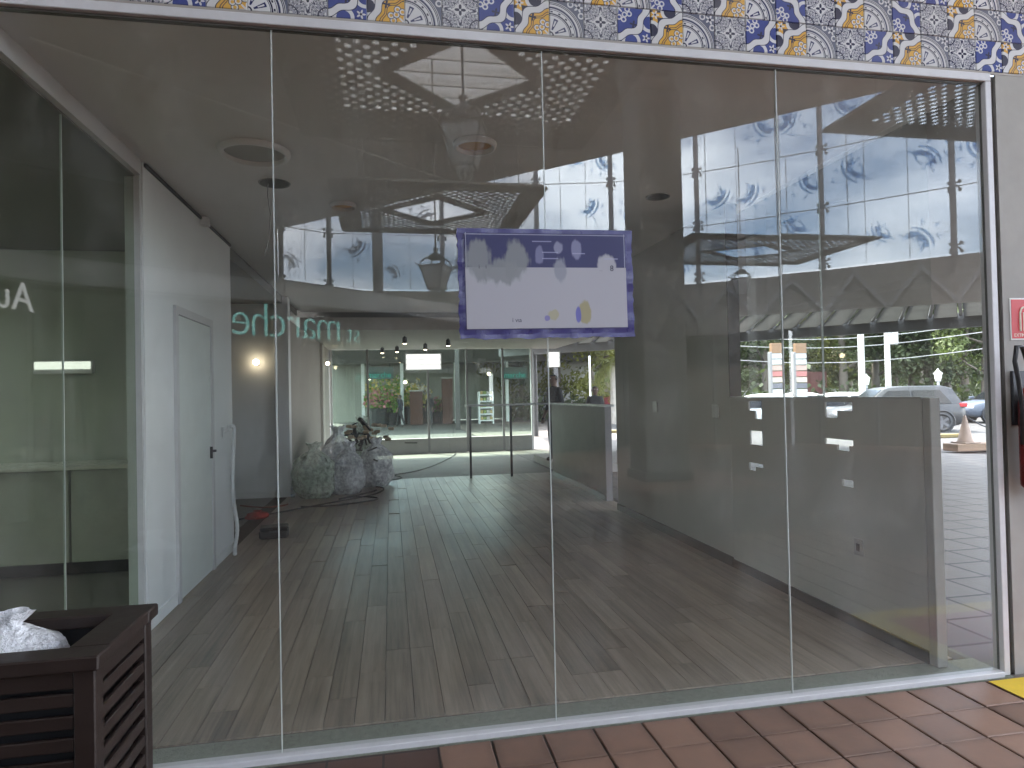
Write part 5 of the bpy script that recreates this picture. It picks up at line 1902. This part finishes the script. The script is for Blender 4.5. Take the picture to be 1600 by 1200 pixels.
    MB().bbox(L / 2 - .06, L / 2 + .015, -.52, .52, .42, .60, .02).build('grille', M_BLACK, o)
    wl = MB().lathe([(.0, -.10)], 3) if False else None
    rw = .355 if kind == 'suv' else .315
    for x_ in (-L / 2 + .86, L / 2 - .88):
        for s_ in (-1, 1):
            tyre = MB()
            ring = [(rw * .62, -.11), (rw * .94, -.11), (rw, -.07), (rw, .07), (rw * .94, .11), (rw * .62, .11)]
            vs, fs = [], []
            nseg = 24
            for r_, y_ in ring:
                for k in range(nseg):
                    a = 2 * math.pi * k / nseg
                    vs.append((r_ * math.cos(a), y_, r_ * math.sin(a)))
            for i in range(len(ring)):
                i2 = (i + 1) % len(ring)
                for k in range(nseg):
                    k2 = (k + 1) % nseg
                    fs.append((i * nseg + k, i * nseg + k2, i2 * nseg + k2, i2 * nseg + k))
            wh = empty('wheel', (x_, s_ * (Wd - .10), rw))
            wh.parent = o
            MB().add(vs, fs).build('tyre', M_BLACK, wh, True)
            rim = MB()
            for k in range(5):
                a = 2 * math.pi * k / 5
                rim.bar((0, s_ * .085, 0), (rw * .66 * math.cos(a), s_ * .095, rw * .66 * math.sin(a)), .09, .04, (0, 1, 0))
            rim.tube([(0, s_ * .02, 0), (0, s_ * .11, 0)], .07, 10)
            rim.build('rim', pm('alloy', (0.5, 0.5, 0.52), 0.3, 0.05, metal=0.6) if body[0] != 'grey' else pm('dark_alloy', (0.10, 0.10, 0.11), 0.35, 0.05, metal=0.5), wh)
            arch = MB().tube([(x_ + (rw + .05) * math.cos(a), s_ * (Wd + .001), rw + (rw + .05) * math.sin(a)) for a in np.linspace(-.35, math.pi + .35, 14)], .035, 6)
            arch.build('wheel_arch', M_BLACK, o)
            disc = MB().tube([(x_, s_ * (Wd - .16), rw), (x_, s_ * (Wd + .004), rw)], rw + .045, 24)
            disc.build('wheel_well', M_BLACK, o)
    return o


GREYC, SILV, WHC, REDC = ('grey', (0.030, 0.031, 0.034)), ('silver_blue', (0.06, 0.075, 0.10)), ('white', (0.5, 0.5, 0.5)), ('red', (0.14, 0.02, 0.025))
iy = -YAW
w0 = at(1452, 673, 2, -0.06)
fwd = Vector((-math.cos(0.05), math.sin(0.05), 0))          # grey car points left in the picture
ang = math.atan2(0.30, -1.0)
c_, s_ = math.cos(ang), math.sin(ang)
lx = -4.45 / 2 + .86
car('parked_car', (w0.x - c_ * lx, w0.y - s_ * lx, -0.06), ang, GREYC, 'grey sport utility car with red tail light beyond the half wall')
w1 = at(1531, 660, 2, -0.06)
ang = math.atan2(0.30, -1.0)
c_, s_ = math.cos(ang), math.sin(ang)
lx = 4.45 / 2 - .88
car('parked_car', (w1.x - c_ * lx, w1.y - s_ * lx, -0.06), ang, SILV, 'silver blue car at the right edge of the window, nose to the left')
for px_, dist, a_, kind, col_, lab in ((1183, 27, 2.75, 'hatch', WHC, 'white car whose roof shows left of the totems'), (1303, 27, 2.7, 'hatch', WHC, 'white car whose roof shows right of the totems'),
                                      (1236, 31, 2.6, 'hatch', WHC, 'white car partly hidden behind the totems'), (1372, 28, 2.8, 'hatch', SILV, 'silver car low behind the half wall next to the grey one'),
                                      (960, 40, 1.2, 'hatch', REDC, 'red car glimpsed in the doorway gap'), (822, 46, 0.3, 'hatch', WHC, 'pale far car behind the reception counter'), (850, 44, 0.2, 'hatch', WHC, 'white far car beside the standing person')):
    d = _r * ((px_ - 800) / FPX) + _f
    p = CAM + d * dist
    car('parked_car', (p.x, p.y, -0.06), a_, col_, lab, kind)


# ------------------------------------------------------------------ poles, totems, banner, cone
def pole_at(name, px_, base_y, top_y, rad, mat, label, dist, cat='pole', extra=None):
    d = _r * ((px_ - 800) / FPX) + _f
    p = CAM + d * dist
    hz = 600 + (-(PITCH) * -FPX) * 0
    z = at(px_, top_y, 1, p.y).z
    o = empty(name, (p.x, p.y, -0.06), 0, label, cat)
    MB().tube([(0, 0, 0), (0, 0, z * .5), (0, 0, z + .06)], [rad * 1.15, rad * 1.05, rad], 10).build('shaft', mat, o)
    if extra:
        extra(o, z + .06)
    return o, p, z


M_PALEP = pm('pale_concrete_pole', (0.48, 0.47, 0.45), 0.8, 0.15, 2.0)
pole_at('utility_pole', 1347, 615, 490, 0.14, M_PALEP, 'thick pale concrete pole in front of the trees', 31)


def tf_(o, z):
    MB().lathe([(0.24, 0), (0.26, .05), (0.26, .62), (0.2, .70)], 14, (0.32, 0, z - 1.25)).build('transformer', M_PALEP, o)
    MB().bar((-.8, 0, z - .35), (.8, 0, z - .35), .09, .09).build('crossarm', pm('grey_wood', (0.3, 0.28, 0.25), 0.8), o)
    for k in (-.7, -.3, .3, .7):
        MB().lathe([(.03, 0), (.05, .03), (.03, .06), (.05, .09), (.02, .13)], 8, (k, 0, z - .30)).build('insulator', M_WHITE, o)


pole_at('utility_pole', 1388, 615, 500, 0.13, M_PALEP, 'pale utility pole carrying a transformer', 33, extra=tf_)
pole_at('flag_pole', 1155, 612, 516, 0.045, M_WHITE, 'slim white pole beside the teal banner', 28)
pole_at('flag_pole', 922, 612, 556, 0.04, M_WHITE, 'thin white pole above the second person', 30)
for k, (y0, y1, x0, x1) in enumerate(((527, 505, 1140, 1535), (540, 519, 1140, 1535), (562, 545, 1140, 1535))):
    a = at(x0, y0, 1, 26)
    b = at(x1, y1, 1, 20)
    pts = [a.lerp(b, t / 8) - Vector((0, 0, .35 * math.sin(math.pi * t / 8))) for t in range(9)]
    tag(MB().tube(pts, .018, 5).build('overhead_wire', pm('wire_grey', (0.25, 0.25, 0.25), 0.5)), ('topmost', 'middle', 'lowest')[k] + ' overhead wire sagging across the trees', 'wire', 'overhead wires')


def lamp_head(o, z):
    MB().lathe([(.10, 0), (.16, .32), (.19, .33), (.05, .48), (.02, .56)], 8, (0, 0, z - .5)).build('lantern_head', pm('milk_white', (0.7, 0.7, 0.66), 0.4), o)
    MB().lathe([(.07, 0), (.03, .12), (.05, .2), (.06, .22)], 8, (0, 0, z - .72)).build('collar', M_STEEL, o)
    MB().lathe([(.13, 0), (.10, .25), (.06, .5)], 10).build('foot', M_STEEL, o)


pole_at('street_lantern', 1466, 615, 578, 0.05, pm('lamp_post_grey', (0.35, 0.36, 0.36), 0.5), 'white street lantern above the grey car', 29, 'street lamp', lamp_head)
pole_at('street_lantern', 1354, 615, 586, 0.05, pm('lamp_post_grey', (0.35, 0.36, 0.36), 0.5), 'street lantern close to the thick pale pole', 33, 'street lamp', lamp_head)


def totem(px_, dist, label):
    d = _r * ((px_ - 800) / FPX) + _f
    p = CAM + d * dist
    zt, zb_ = at(px_, 550, 1, p.y).z, at(px_, 612, 1, p.y).z
    o = empty('sign_totem', (p.x, p.y, -0.06), -YAW * 0.6, label, 'sign', 'striped sign totems in the car park')
    w = .26 * dist / 30
    MB().bbox(-w * 1.35, -w * .98, -.14, .14, 0, zt + .06, .02).build('side_frame', pm('totem_grey', (0.20, 0.20, 0.20), 0.5), o)
    hts = np.linspace(zb_ - .35, zt, 9)
    cols = [('t_white', (0.42, 0.42, 0.41)), ('t_white', (0.42, 0.42, 0.41)), ('t_dark', (0.10, 0.10, 0.12)), ('t_cream', (0.40, 0.34, 0.28)), ('t_red', (0.34, 0.12, 0.11)), ('t_pink', (0.36, 0.25, 0.21)), ('t_white', (0.42, 0.42, 0.41)), ('t_white', (0.42, 0.42, 0.41))]
    for k in range(8):
        MB().bbox(-w * .97, w, -.11, .11, hts[k] + .025, hts[k + 1] - .01, .006).build('panel', pm(*cols[k], 0.4, 0.03), o)
    MB().bbox(-w * .97, w, -.12, .12, hts[8] - .0, hts[8] + .45, .006).build('top_panel', pm('t_brown', (0.20, 0.115, 0.06), 0.5), o)
    MB().box(-w, w, -.09, .09, 0, hts[0] + .02).build('plinth', pm('totem_grey', (0.20, 0.20, 0.20), 0.5), o)


totem(1214, 29, 'striped sign totem with brown top behind the glass joint')
totem(1251, 29.6, 'striped sign totem with brown top right of the glass joint')
d = _r * ((1148 - 800) / FPX) + _f
p = CAM + d * 27.5
zt = at(1148, 553, 1, p.y).z
bn_ = empty('banner', (p.x, p.y, -0.06), -0.2, 'tall teal banner with pale lettering beside a white pole', 'banner')
MB().bbox(-.17, .17, -.02, .02, .5, zt + .06, .004).build('cloth_panel', pm('teal_cloth', (0.03, 0.30, 0.28), 0.6, 0.08), bn_)
mb = MB()
for k in range(9):
    z = .75 + k * (zt - .8) / 9
    mb.bbox(-.13, -.02, -.026, -.0205, z, z + .10, .001)
mb.build('lettering', M_WHITE, bn_)
MB().tube([(-.19, 0, 0), (-.19, 0, zt + .1)], .022, 6).build('pole', M_WHITE, bn_)
hb = at(1275, 595, 1, 36.0)
tag(MB().bbox(hb.x - .75, hb.x + .75, 35.9, 36.1, -0.06, hb.z + .6, .02).build('hoarding', pm('dull_red_board', (0.10, 0.03, 0.025), 0.7, 0.2)), 'dull red hoarding below the trees right of the totems', 'hoarding')
ro = at(1505, 612, 1, 34)
tag(MB().bbox(20, 46, 40.0, 40.2, -0.06, 1.5, .02).build('boundary_wall', pm('pale_wall', (0.5, 0.5, 0.48), 0.8, 0.15)), 'low pale boundary wall at the foot of the trees', 'wall')
cp = at(1509, 703, 2, -0.0)
cn = empty('traffic_cone', (cp.x, cp.y, 0.17), 0, 'weathered traffic cone with a chain, standing on a wooden beam', 'traffic cone')
M_CONE = pm('faded_cone', (0.26, 0.19, 0.15), 0.7, 0.2, 5.0)
MB().lathe([(.19, .03), (.17, .05), (.03, .66), (.025, .68)], 18).build('cone_body', M_CONE, cn, True)
MB().bbox(-.22, .22, -.22, .22, 0, .03, .006).build('base_plate', M_CONE, cn)
MB().lathe([(.118, .27), (.095, .37)], 18, caps=False).build('band', pm('cone_band', (0.5, 0.45, 0.4), 0.6), cn, True)
ch_pts = [(0.02, 0, .66), (.35, -.1, .44), (.7, -.2, .28), (1.1, -.3, .17), (1.6, -.45, .12)]
MB().tube(ch_pts, .018, 6).build('chain', M_STEEL, cn, True)
be = empty('wooden_beam', (cp.x + .55, cp.y, -0.012), 0, 'brown wooden beam on the pavement below the traffic cone', 'beam')
MB().bbox(-1.0, 1.6, -.22, .22, 0, .18, .015).build('timber', pm('weathered_timber', (0.20, 0.13, 0.085), 0.7, 0.3, 3.0, stretch=(.3, 1, 1)), be)
ky = at(1475, 681, 2, 0)
tag(MB().bbox(ky.x - 2.6, ky.x + .55, ky.y - .12, ky.y + .12, -0.06, 0.06, .02).build('kerb_stone', pm('kerb_yellow', (0.16, 0.12, 0.04), 0.7, 0.2)), 'yellow painted kerb stone in front of the grey car', 'kerb')
ky = at(958, 676, 2, 0)
tag(MB().bbox(ky.x - .5, ky.x + .45, ky.y - .12, ky.y + .12, -0.06, 0.10, .02).build('kerb_stone', pm('kerb_yellow', (0.16, 0.12, 0.04), 0.7, 0.2)), 'short yellow kerb stone seen in the doorway gap', 'kerb')
# palm in the doorway gap
pp = at(957, 640, 2, 0)
dd = _r * ((958 - 800) / FPX) + _f
pp = CAM + dd * 34
pl_ = empty('palm_tree', (pp.x, pp.y, -0.06), 0, 'palm with pale trunk and hanging fronds by the tall wall', 'palm')
MB().tube([(0, 0, 0), (0.05, 0, 1.5), (0, 0, 3.2)], [.24, .2, .17], 10).build('trunk', pm('palm_bark', (0.34, 0.31, 0.27), 0.9, 0.3, 5.0), pl_)
mb = MB()
rnd = random.Random(5)
for k in range(26):
    a = k * 2.4
    L = rnd.uniform(1.4, 2.0)
    up = rnd.uniform(-.2, .9)
    pts = [Vector((math.cos(a) * L * t, math.sin(a) * L * t, 3.2 + up * L * t - 1.1 * L * t * t)) for t in np.linspace(0, 1, 7)]
    for q in range(6):
        dseg = (pts[q + 1] - pts[q])
        sd_ = dseg.cross(Vector((0, 0, 1))).normalized()
        for sgn in (-1, 1):
            for u_ in (0.2, 0.6, 0.95):
                b0 = pts[q].lerp(pts[q + 1], u_)
                tip = b0 + sd_ * sgn * .38 * (1 - .5 * q / 6) + dseg * .6 + Vector((0, 0, -.16))
                w_ = dseg.normalized() * .03
                mb.add([b0 - w_, b0 + w_, tip], [(0, 1, 2)])
mb.build('crown', LEAF[2], pl_, fix=False)


# ------------------------------------------------------------------ people
def person(name, loc, rz, hgt, label, cols, pose='stand'):
    """one continuous skinned figure: shirt, trousers, skin and hair by height"""
    k = hgt / 1.75
    J = {'pelvis': (0, 0, .95, .135), 'waist': (0, 0, 1.10, .125), 'chest': (0, .01, 1.30, .15), 'neckb': (0, 0, 1.46, .075), 'neck': (0, .01, 1.52, .055), 'head0': (0, .02, 1.60, .085), 'head1': (0, .015, 1.68, .10), 'head2': (0, 0, 1.735, .06)}
    E_ = [('pelvis', 'waist'), ('waist', 'chest'), ('chest', 'neckb'), ('neckb', 'neck'), ('neck', 'head0'), ('head0', 'head1'), ('head1', 'head2')]
    for s_, n_ in ((-1, 'l'), (1, 'r')):
        st = .16 if pose == 'walk' else 0.0
        J[n_ + 'sh'] = (s_ * .17, 0, 1.42, .075)
        J[n_ + 'el'] = (s_ * .25, -.02, 1.14, .05)
        J[n_ + 'wr'] = (s_ * .24, .10, .92 if pose != 'phone' else 1.2, .034)
        J[n_ + 'ha'] = (s_ * .235, .13, .85 if pose != 'phone' else 1.25, .036)
        J[n_ + 'hip'] = (s_ * .10, 0, .88, .105)
        J[n_ + 'kn'] = (s_ * .11, .03 + s_ * st, .50, .068)
        J[n_ + 'an'] = (s_ * .115, -.02 + s_ * st * 1.5, .09, .045)
        J[n_ + 'to'] = (s_ * .125, .14 + s_ * st * 1.5, .04, .04)
        E_ += [('chest', n_ + 'sh'), (n_ + 'sh', n_ + 'el'), (n_ + 'el', n_ + 'wr'), (n_ + 'wr', n_ + 'ha'), ('pelvis', n_ + 'hip'), (n_ + 'hip', n_ + 'kn'), (n_ + 'kn', n_ + 'an'), (n_ + 'an', n_ + 'to')]
        for f_ in range(5):
            ang_ = (f_ - 2) * .25
            hx, hy, hz_, _ = J[n_ + 'ha']
            if f_ == 0:
                q1 = (hx - s_ * .03, hy + .035, hz_ + .01, .010)
                q2 = (hx - s_ * .045, hy + .05, hz_ - .02, .008)
            else:
                q1 = (hx + s_ * .006 * (f_ - 2), hy + .018 * (f_ - 2.2), hz_ - .05, .010)
                q2 = (hx - s_ * .01, hy + .018 * (f_ - 2.2) + .01, hz_ - .085 - .008 * (f_ in (2, 3)), .008)
            J[f'{n_}f{f_}a'], J[f'{n_}f{f_}b'] = q1, q2
            E_ += [(n_ + 'ha', f'{n_}f{f_}a'), (f'{n_}f{f_}a', f'{n_}f{f_}b')]
    names = list(J)
    me = bpy.data.meshes.new('skeleton')
    me.from_pydata([tuple(c * k for c in J[n][:3]) for n in names], [(names.index(a), names.index(b)) for a, b in E_], [])
    o = bpy.data.objects.new('tmp', me)
    COL.objects.link(o)
    md = o.modifiers.new('skin', 'SKIN')
    for i, n in enumerate(names):
        r = J[n][3] * k
        fl_ = 1.25 if n in ('pelvis', 'waist', 'chest') else 1.0
        o.data.skin_vertices[0].data[i].radius = (r * fl_, r * (0.85 if fl_ > 1 else 1))
        o.data.skin_vertices[0].data[i].use_root = (n == 'pelvis')
    sb = o.modifiers.new('sub', 'SUBSURF')
    sb.levels = sb.render_levels = 2
    bpy.context.view_layer.update()
    m2 = bpy.data.meshes.new_from_object(o.evaluated_get(bpy.context.evaluated_depsgraph_get()))
    bpy.data.objects.remove(o)
    for q in cols:
        m2.materials.append(q)
    for f in m2.polygons:
        z = f.center.z / k
        x_ = abs(f.center.x) / k
        y_ = f.center.y / k
        if z > 1.50:
            idx = 3 if (z > 1.70 or (y_ < 0.0 and z > 1.58)) else 2
        elif z < .07: idx = 3
        elif z < .96 and x_ < .205: idx = 1
        elif x_ > .2 and z < 1.02: idx = 2
        else: idx = 0
        f.material_index = idx
        f.use_smooth = True
    root = empty(name, loc, rz, label, 'person')
    bd = link('body', m2, root)
    fc = MB()
    for s_ in (-1, 1):
        fc.lathe([(.002, -.012), (.011, 0), (.002, .012)], 8, (s_ * .035 * k, .108 * k, 1.655 * k))
    fc.build('eyes', M_WHITE, root)
    MB().add([(0, .142 * k, 1.605 * k), (-.017 * k, .105 * k, 1.605 * k), (.017 * k, .105 * k, 1.605 * k), (0, .108 * k, 1.66 * k)], [(0, 1, 2), (0, 3, 1), (0, 2, 3)]).build('nose', cols[2], root)
    MB().bbox(-.026 * k, .026 * k, .10 * k, .112 * k, 1.572 * k, 1.582 * k, .002).build('mouth', pm('lips', (0.25, 0.10, 0.09), 0.5), root)
    for s_ in (-1, 1):
        MB().lathe([(.004, -.03), (.016, -.01), (.018, .012), (.004, .03)], 8, (s_ * .098 * k, 0.0, 1.63 * k)).build('ear', cols[2], root, True)
    return root


SK = pm('skin', (0.16, 0.09, 0.06), 0.55, 0.05)
HAIR = pm('dark_hair', (0.012, 0.01, 0.009), 0.6, 0.2)
NAVY = pm('navy_cloth', (0.018, 0.022, 0.035), 0.8, 0.15)
BLK = pm('black_cloth', (0.018, 0.018, 0.02), 0.85, 0.15)
GRYC = pm('dark_grey_cloth', (0.05, 0.05, 0.055), 0.85, 0.15)
dk = at(868, 700, 1, 10.3)
struct(MB().bbox(3.35, 5.6, 9.5, 12.2, -0.011, 0.16, .01).build('outer_step', M_CONC), 'low concrete step outside the reception wall')
person('person', (dk.x, 10.3, 0.16), math.pi * .6, 1.86, 'person in dark clothes with short hair standing behind the reception wall', [BLK, NAVY, SK, HAIR])
d2 = at(930, 640, 1, 14.0)
person('person', (d2.x, 14.0, -0.012), math.pi, 1.80, 'person in a dark grey top further off, near the doorway gap', [GRYC, NAVY, SK, HAIR], 'phone')

# ================================================================== THE MARKET BEHIND THE SHOP
YM = 36.0


def mk(px_, py_, yy=YM):
    return at(px_, py_, 1, yy)


ms = empty('market_building', (2, YM + 2.5, 0), 0, 'bright market hall with teal lettering seen through the rear window', 'market')
mz = mk(680, 568).z
MB().box(-6, 12, 2.0, 2.3, 0, 5.2).build('back_wall', pm('market_back', (0.30, 0.30, 0.26), 0.7, 0.2, .5), ms)
MB().box(-6, 12, -3.5, 2.6, mz + .2, mz + .5).build('roof_slab', pm('market_roof_white', (0.25, 0.25, 0.24), 0.6), ms)
MB().box(-6, 12, -3.6, -3.45, mz + .0, mz + .9).build('fascia', pm('market_fascia', (0.12, 0.12, 0.115), 0.6), ms)
for px_ in (567, 628, 712, 792):
    p = mk(px_, 600, YM - .8)
    MB().box(p.x - 2 - .09, p.x - 2 + .09, -3.4, -3.2, 0, mz + .2).build('post', M_WHITE, ms)
MB().box(-9, 10, -11.0, -3.7, mz + .9, mz + 1.1).build('added_court_shade', pm('market_roof_white', (0.25, 0.25, 0.24), 0.6), ms)  # roof added over the open court to keep it in shade
for px_ in (3.1, -3.4, 7.9):
    MB().box(px_ - 2.1, px_ - 1.9, -11.0, -10.8, 0, mz + .9).build('post', M_DARK, ms)  # posts carrying the added shade roof
M_TEAL2 = pm('teal_letter', (0.02, 0.32, 0.28), 0.4, 0.02, emit=0.05, ecol=(0.02, 0.5, 0.42))
for k, (x0, x1, lab) in enumerate(((575, 612, 'small teal market lettering over the flower stand'), (788, 822, 'small teal market lettering behind the reception counter'))):
    a, b = mk(x0, 590, YM - 1.2), mk(x1, 590, YM - 1.2)
    o = empty('market_sign', (0, 0, 0), 0, lab, 'sign')
    tx = 'marche'
    wd = sum(glyph(ch)[2] - glyph(ch)[1] + .07 for ch in tx)
    lettering(tx, M_TEAL2, o, a, (1, 0, 0), (0, 0, 1), (b.x - a.x) / wd, 0.02)
    MB().box(a.x - .1, b.x + .1, a.y + .05, a.y + .1, a.z - .1, a.z + .6).build('back_board', pm('sign_back', (0.05, 0.08, 0.07), 0.5), o)
    for s_ in (a.x + .1, b.x - .1):
        MB().box(s_ - .02, s_ + .02, a.y + .101, a.y + .14, a.z + .3, mz + .2).build('hanger', M_STEEL, o)
    rebase(o, (a + b) / 2)


def foliage(name, loc, r, h_, seed, cols, label, cat, n=420):
    rnd = random.Random(seed)
    o = empty(name, loc, 0, label, cat, 'plants and produce in the market')
    MB().lathe([(r * .75, 0), (r * .85, h_ * .42), (r * .9, h_ * .45)], 14).build('tub', M_BLACK, o)
    for ci, cmat in enumerate(cols):
        vs, fs = [], []
        for i in range(n // len(cols)):
            a, q = rnd.uniform(0, 6.28), r * math.sqrt(rnd.random()) * 1.15
            c = Vector((q * math.cos(a), q * math.sin(a), h_ * .45 + rnd.random() * h_ * .6 * (1.1 - .5 * q / r)))
            n_ = Vector((rnd.gauss(0, 1), rnd.gauss(-.5, 1), rnd.gauss(.5, 1))).normalized()
            t1 = n_.orthogonal().normalized() * rnd.uniform(.05, .11)
            t2 = n_.cross(t1)
            b0 = len(vs)
            vs += [tuple(c - t1), tuple(c - t2), tuple(c + t1), tuple(c + t2)]
            fs.append((b0, b0 + 1, b0 + 2, b0 + 3))
        me = bpy.data.meshes.new('foliage')
        me.from_pydata(vs, [], fs)
        me.materials.append(cmat)
        link('foliage' if ci == 0 else 'blossom', me, o)
    return o


FG, FW, FP, FY = leafmat('flower_green', (0.16, 0.28, 0.06)), pm('petal_white', (0.7, 0.62, 0.55), 0.6, 0.1), pm('petal_pink', (0.5, 0.2, 0.2), 0.6, 0.1), pm('petal_yellow', (0.62, 0.48, 0.14), 0.6, 0.1)
for i, (px_, py_, r, h_, cols, lab) in enumerate(((592, 662, .75, 2.2, (FG, FP), 'tub of pink flowers and bright leaves at the left of the market'), (607, 660, .6, 1.6, (FG,), 'tub of bright green leaves in the market'),
                                                  (645, 655, .6, 2.2, (FG, FY), 'stand of yellow flowers in the middle of the market'), (600, 640, .9, 3.2, (FY, FG), 'tall display of yellowish produce behind the flower tubs'),
                                                  (655, 642, .7, 2.6, (FW, FY), 'white and yellow flowers beside the red column'), (684, 652, .45, 1.5, (FP, FG), 'low pink flowers near the market doorway'), (628, 640, .6, 3.0, (FG, FW), 'leafy display behind the walking shopper'))):
    p = mk(px_, py_, YM - 1.0 + .3 * i)
    foliage('flower_tub', (p.x, p.y, 0), r, h_, 40 + i, cols, lab, 'flowers')
for i, (x0, x1, y0, lab) in enumerate(((640, 660, 612, 'lower red brown column in the market'), (690, 706, 592, 'taller red brown column in the market doorway'))):
    a, b = mk(x0, y0, YM - 1.5), mk(x1, y0, YM - 1.5)
    o = empty('market_column', ((a.x + b.x) / 2, YM - 1.5, 0), 0, lab, 'column')
    w = (b.x - a.x) / 2
    MB().bbox(-w, w, -.3, .3, 0, a.z, .02).build('shaft', pm('red_brown_brick', (0.075, 0.030, 0.020), 0.8, 0.25, 3.0), o)
    MB().bbox(-w - .04, w + .04, -.34, .34, a.z + .001, a.z + .08, .01).build('capping', M_CONC, o)
a, b = mk(748, 612, YM - 3), mk(770, 660, YM - 3)
o = empty('market_shelf', ((a.x + b.x) / 2, YM - 3, 0), 0, 'white stepped shelf unit in the market', 'shelf')
w = (b.x - a.x) / 2
for k in range(5):
    z = .15 + k * (a.z - .2) / 4.5
    MB().bbox(-w, w, -.25, .25, z, z + .07, .01).build('shelf_board', M_WHITE, o)
    for q in range(4):
        MB().bbox(-w + .05 + q * w * .48, -w + .05 + q * w * .48 + w * .4, -.2, .2, z + .071, z + .25, .02).build('goods', pm('goods_' + str(q % 3), ((0.4, 0.3, 0.12), (0.25, 0.3, 0.1), (0.45, 0.42, 0.38))[q % 3], 0.6), o)
for s_ in (-1, 1):
    MB().box(s_ * w - .03, s_ * w + .03, -.26, .26, 0, a.z).build('side_panel', M_WHITE, o)
p = mk(626, 652, YM - 4)
person('person', (p.x, p.y, 0), 1.2, 1.72, 'shopper in dark clothes walking past the flowers', [NAVY, BLK, SK, HAIR], 'walk')
p = mk(672, 648, YM - 2)
person('person', (p.x, p.y, 0), 2.4, 1.75, 'shopper in dark clothes standing in the market doorway', [BLK, GRYC, SK, HAIR])
for i, (px_, py_, lab) in enumerate(((577, 591, 'round market lamp near the teal letters'), (633, 597, 'round market lamp above the shopper'), (764, 584, 'market lamp right of the stepped shelf'))):
    p = mk(px_, py_, YM - .6)
    o = empty('market_lamp', (p.x, p.y, p.z), 0, lab, 'lamp', 'lit lamps in the market')
    MB().lathe([(.02, -.1), (.10, -.06), (.11, .02), (.03, .09)], 12).build('bulb', M_WARM, o, True)
    MB().tube([(0, 0, .09), (0, 0, mz + .2 - p.z)], .012, 5).build('cord', M_BLACK, o)
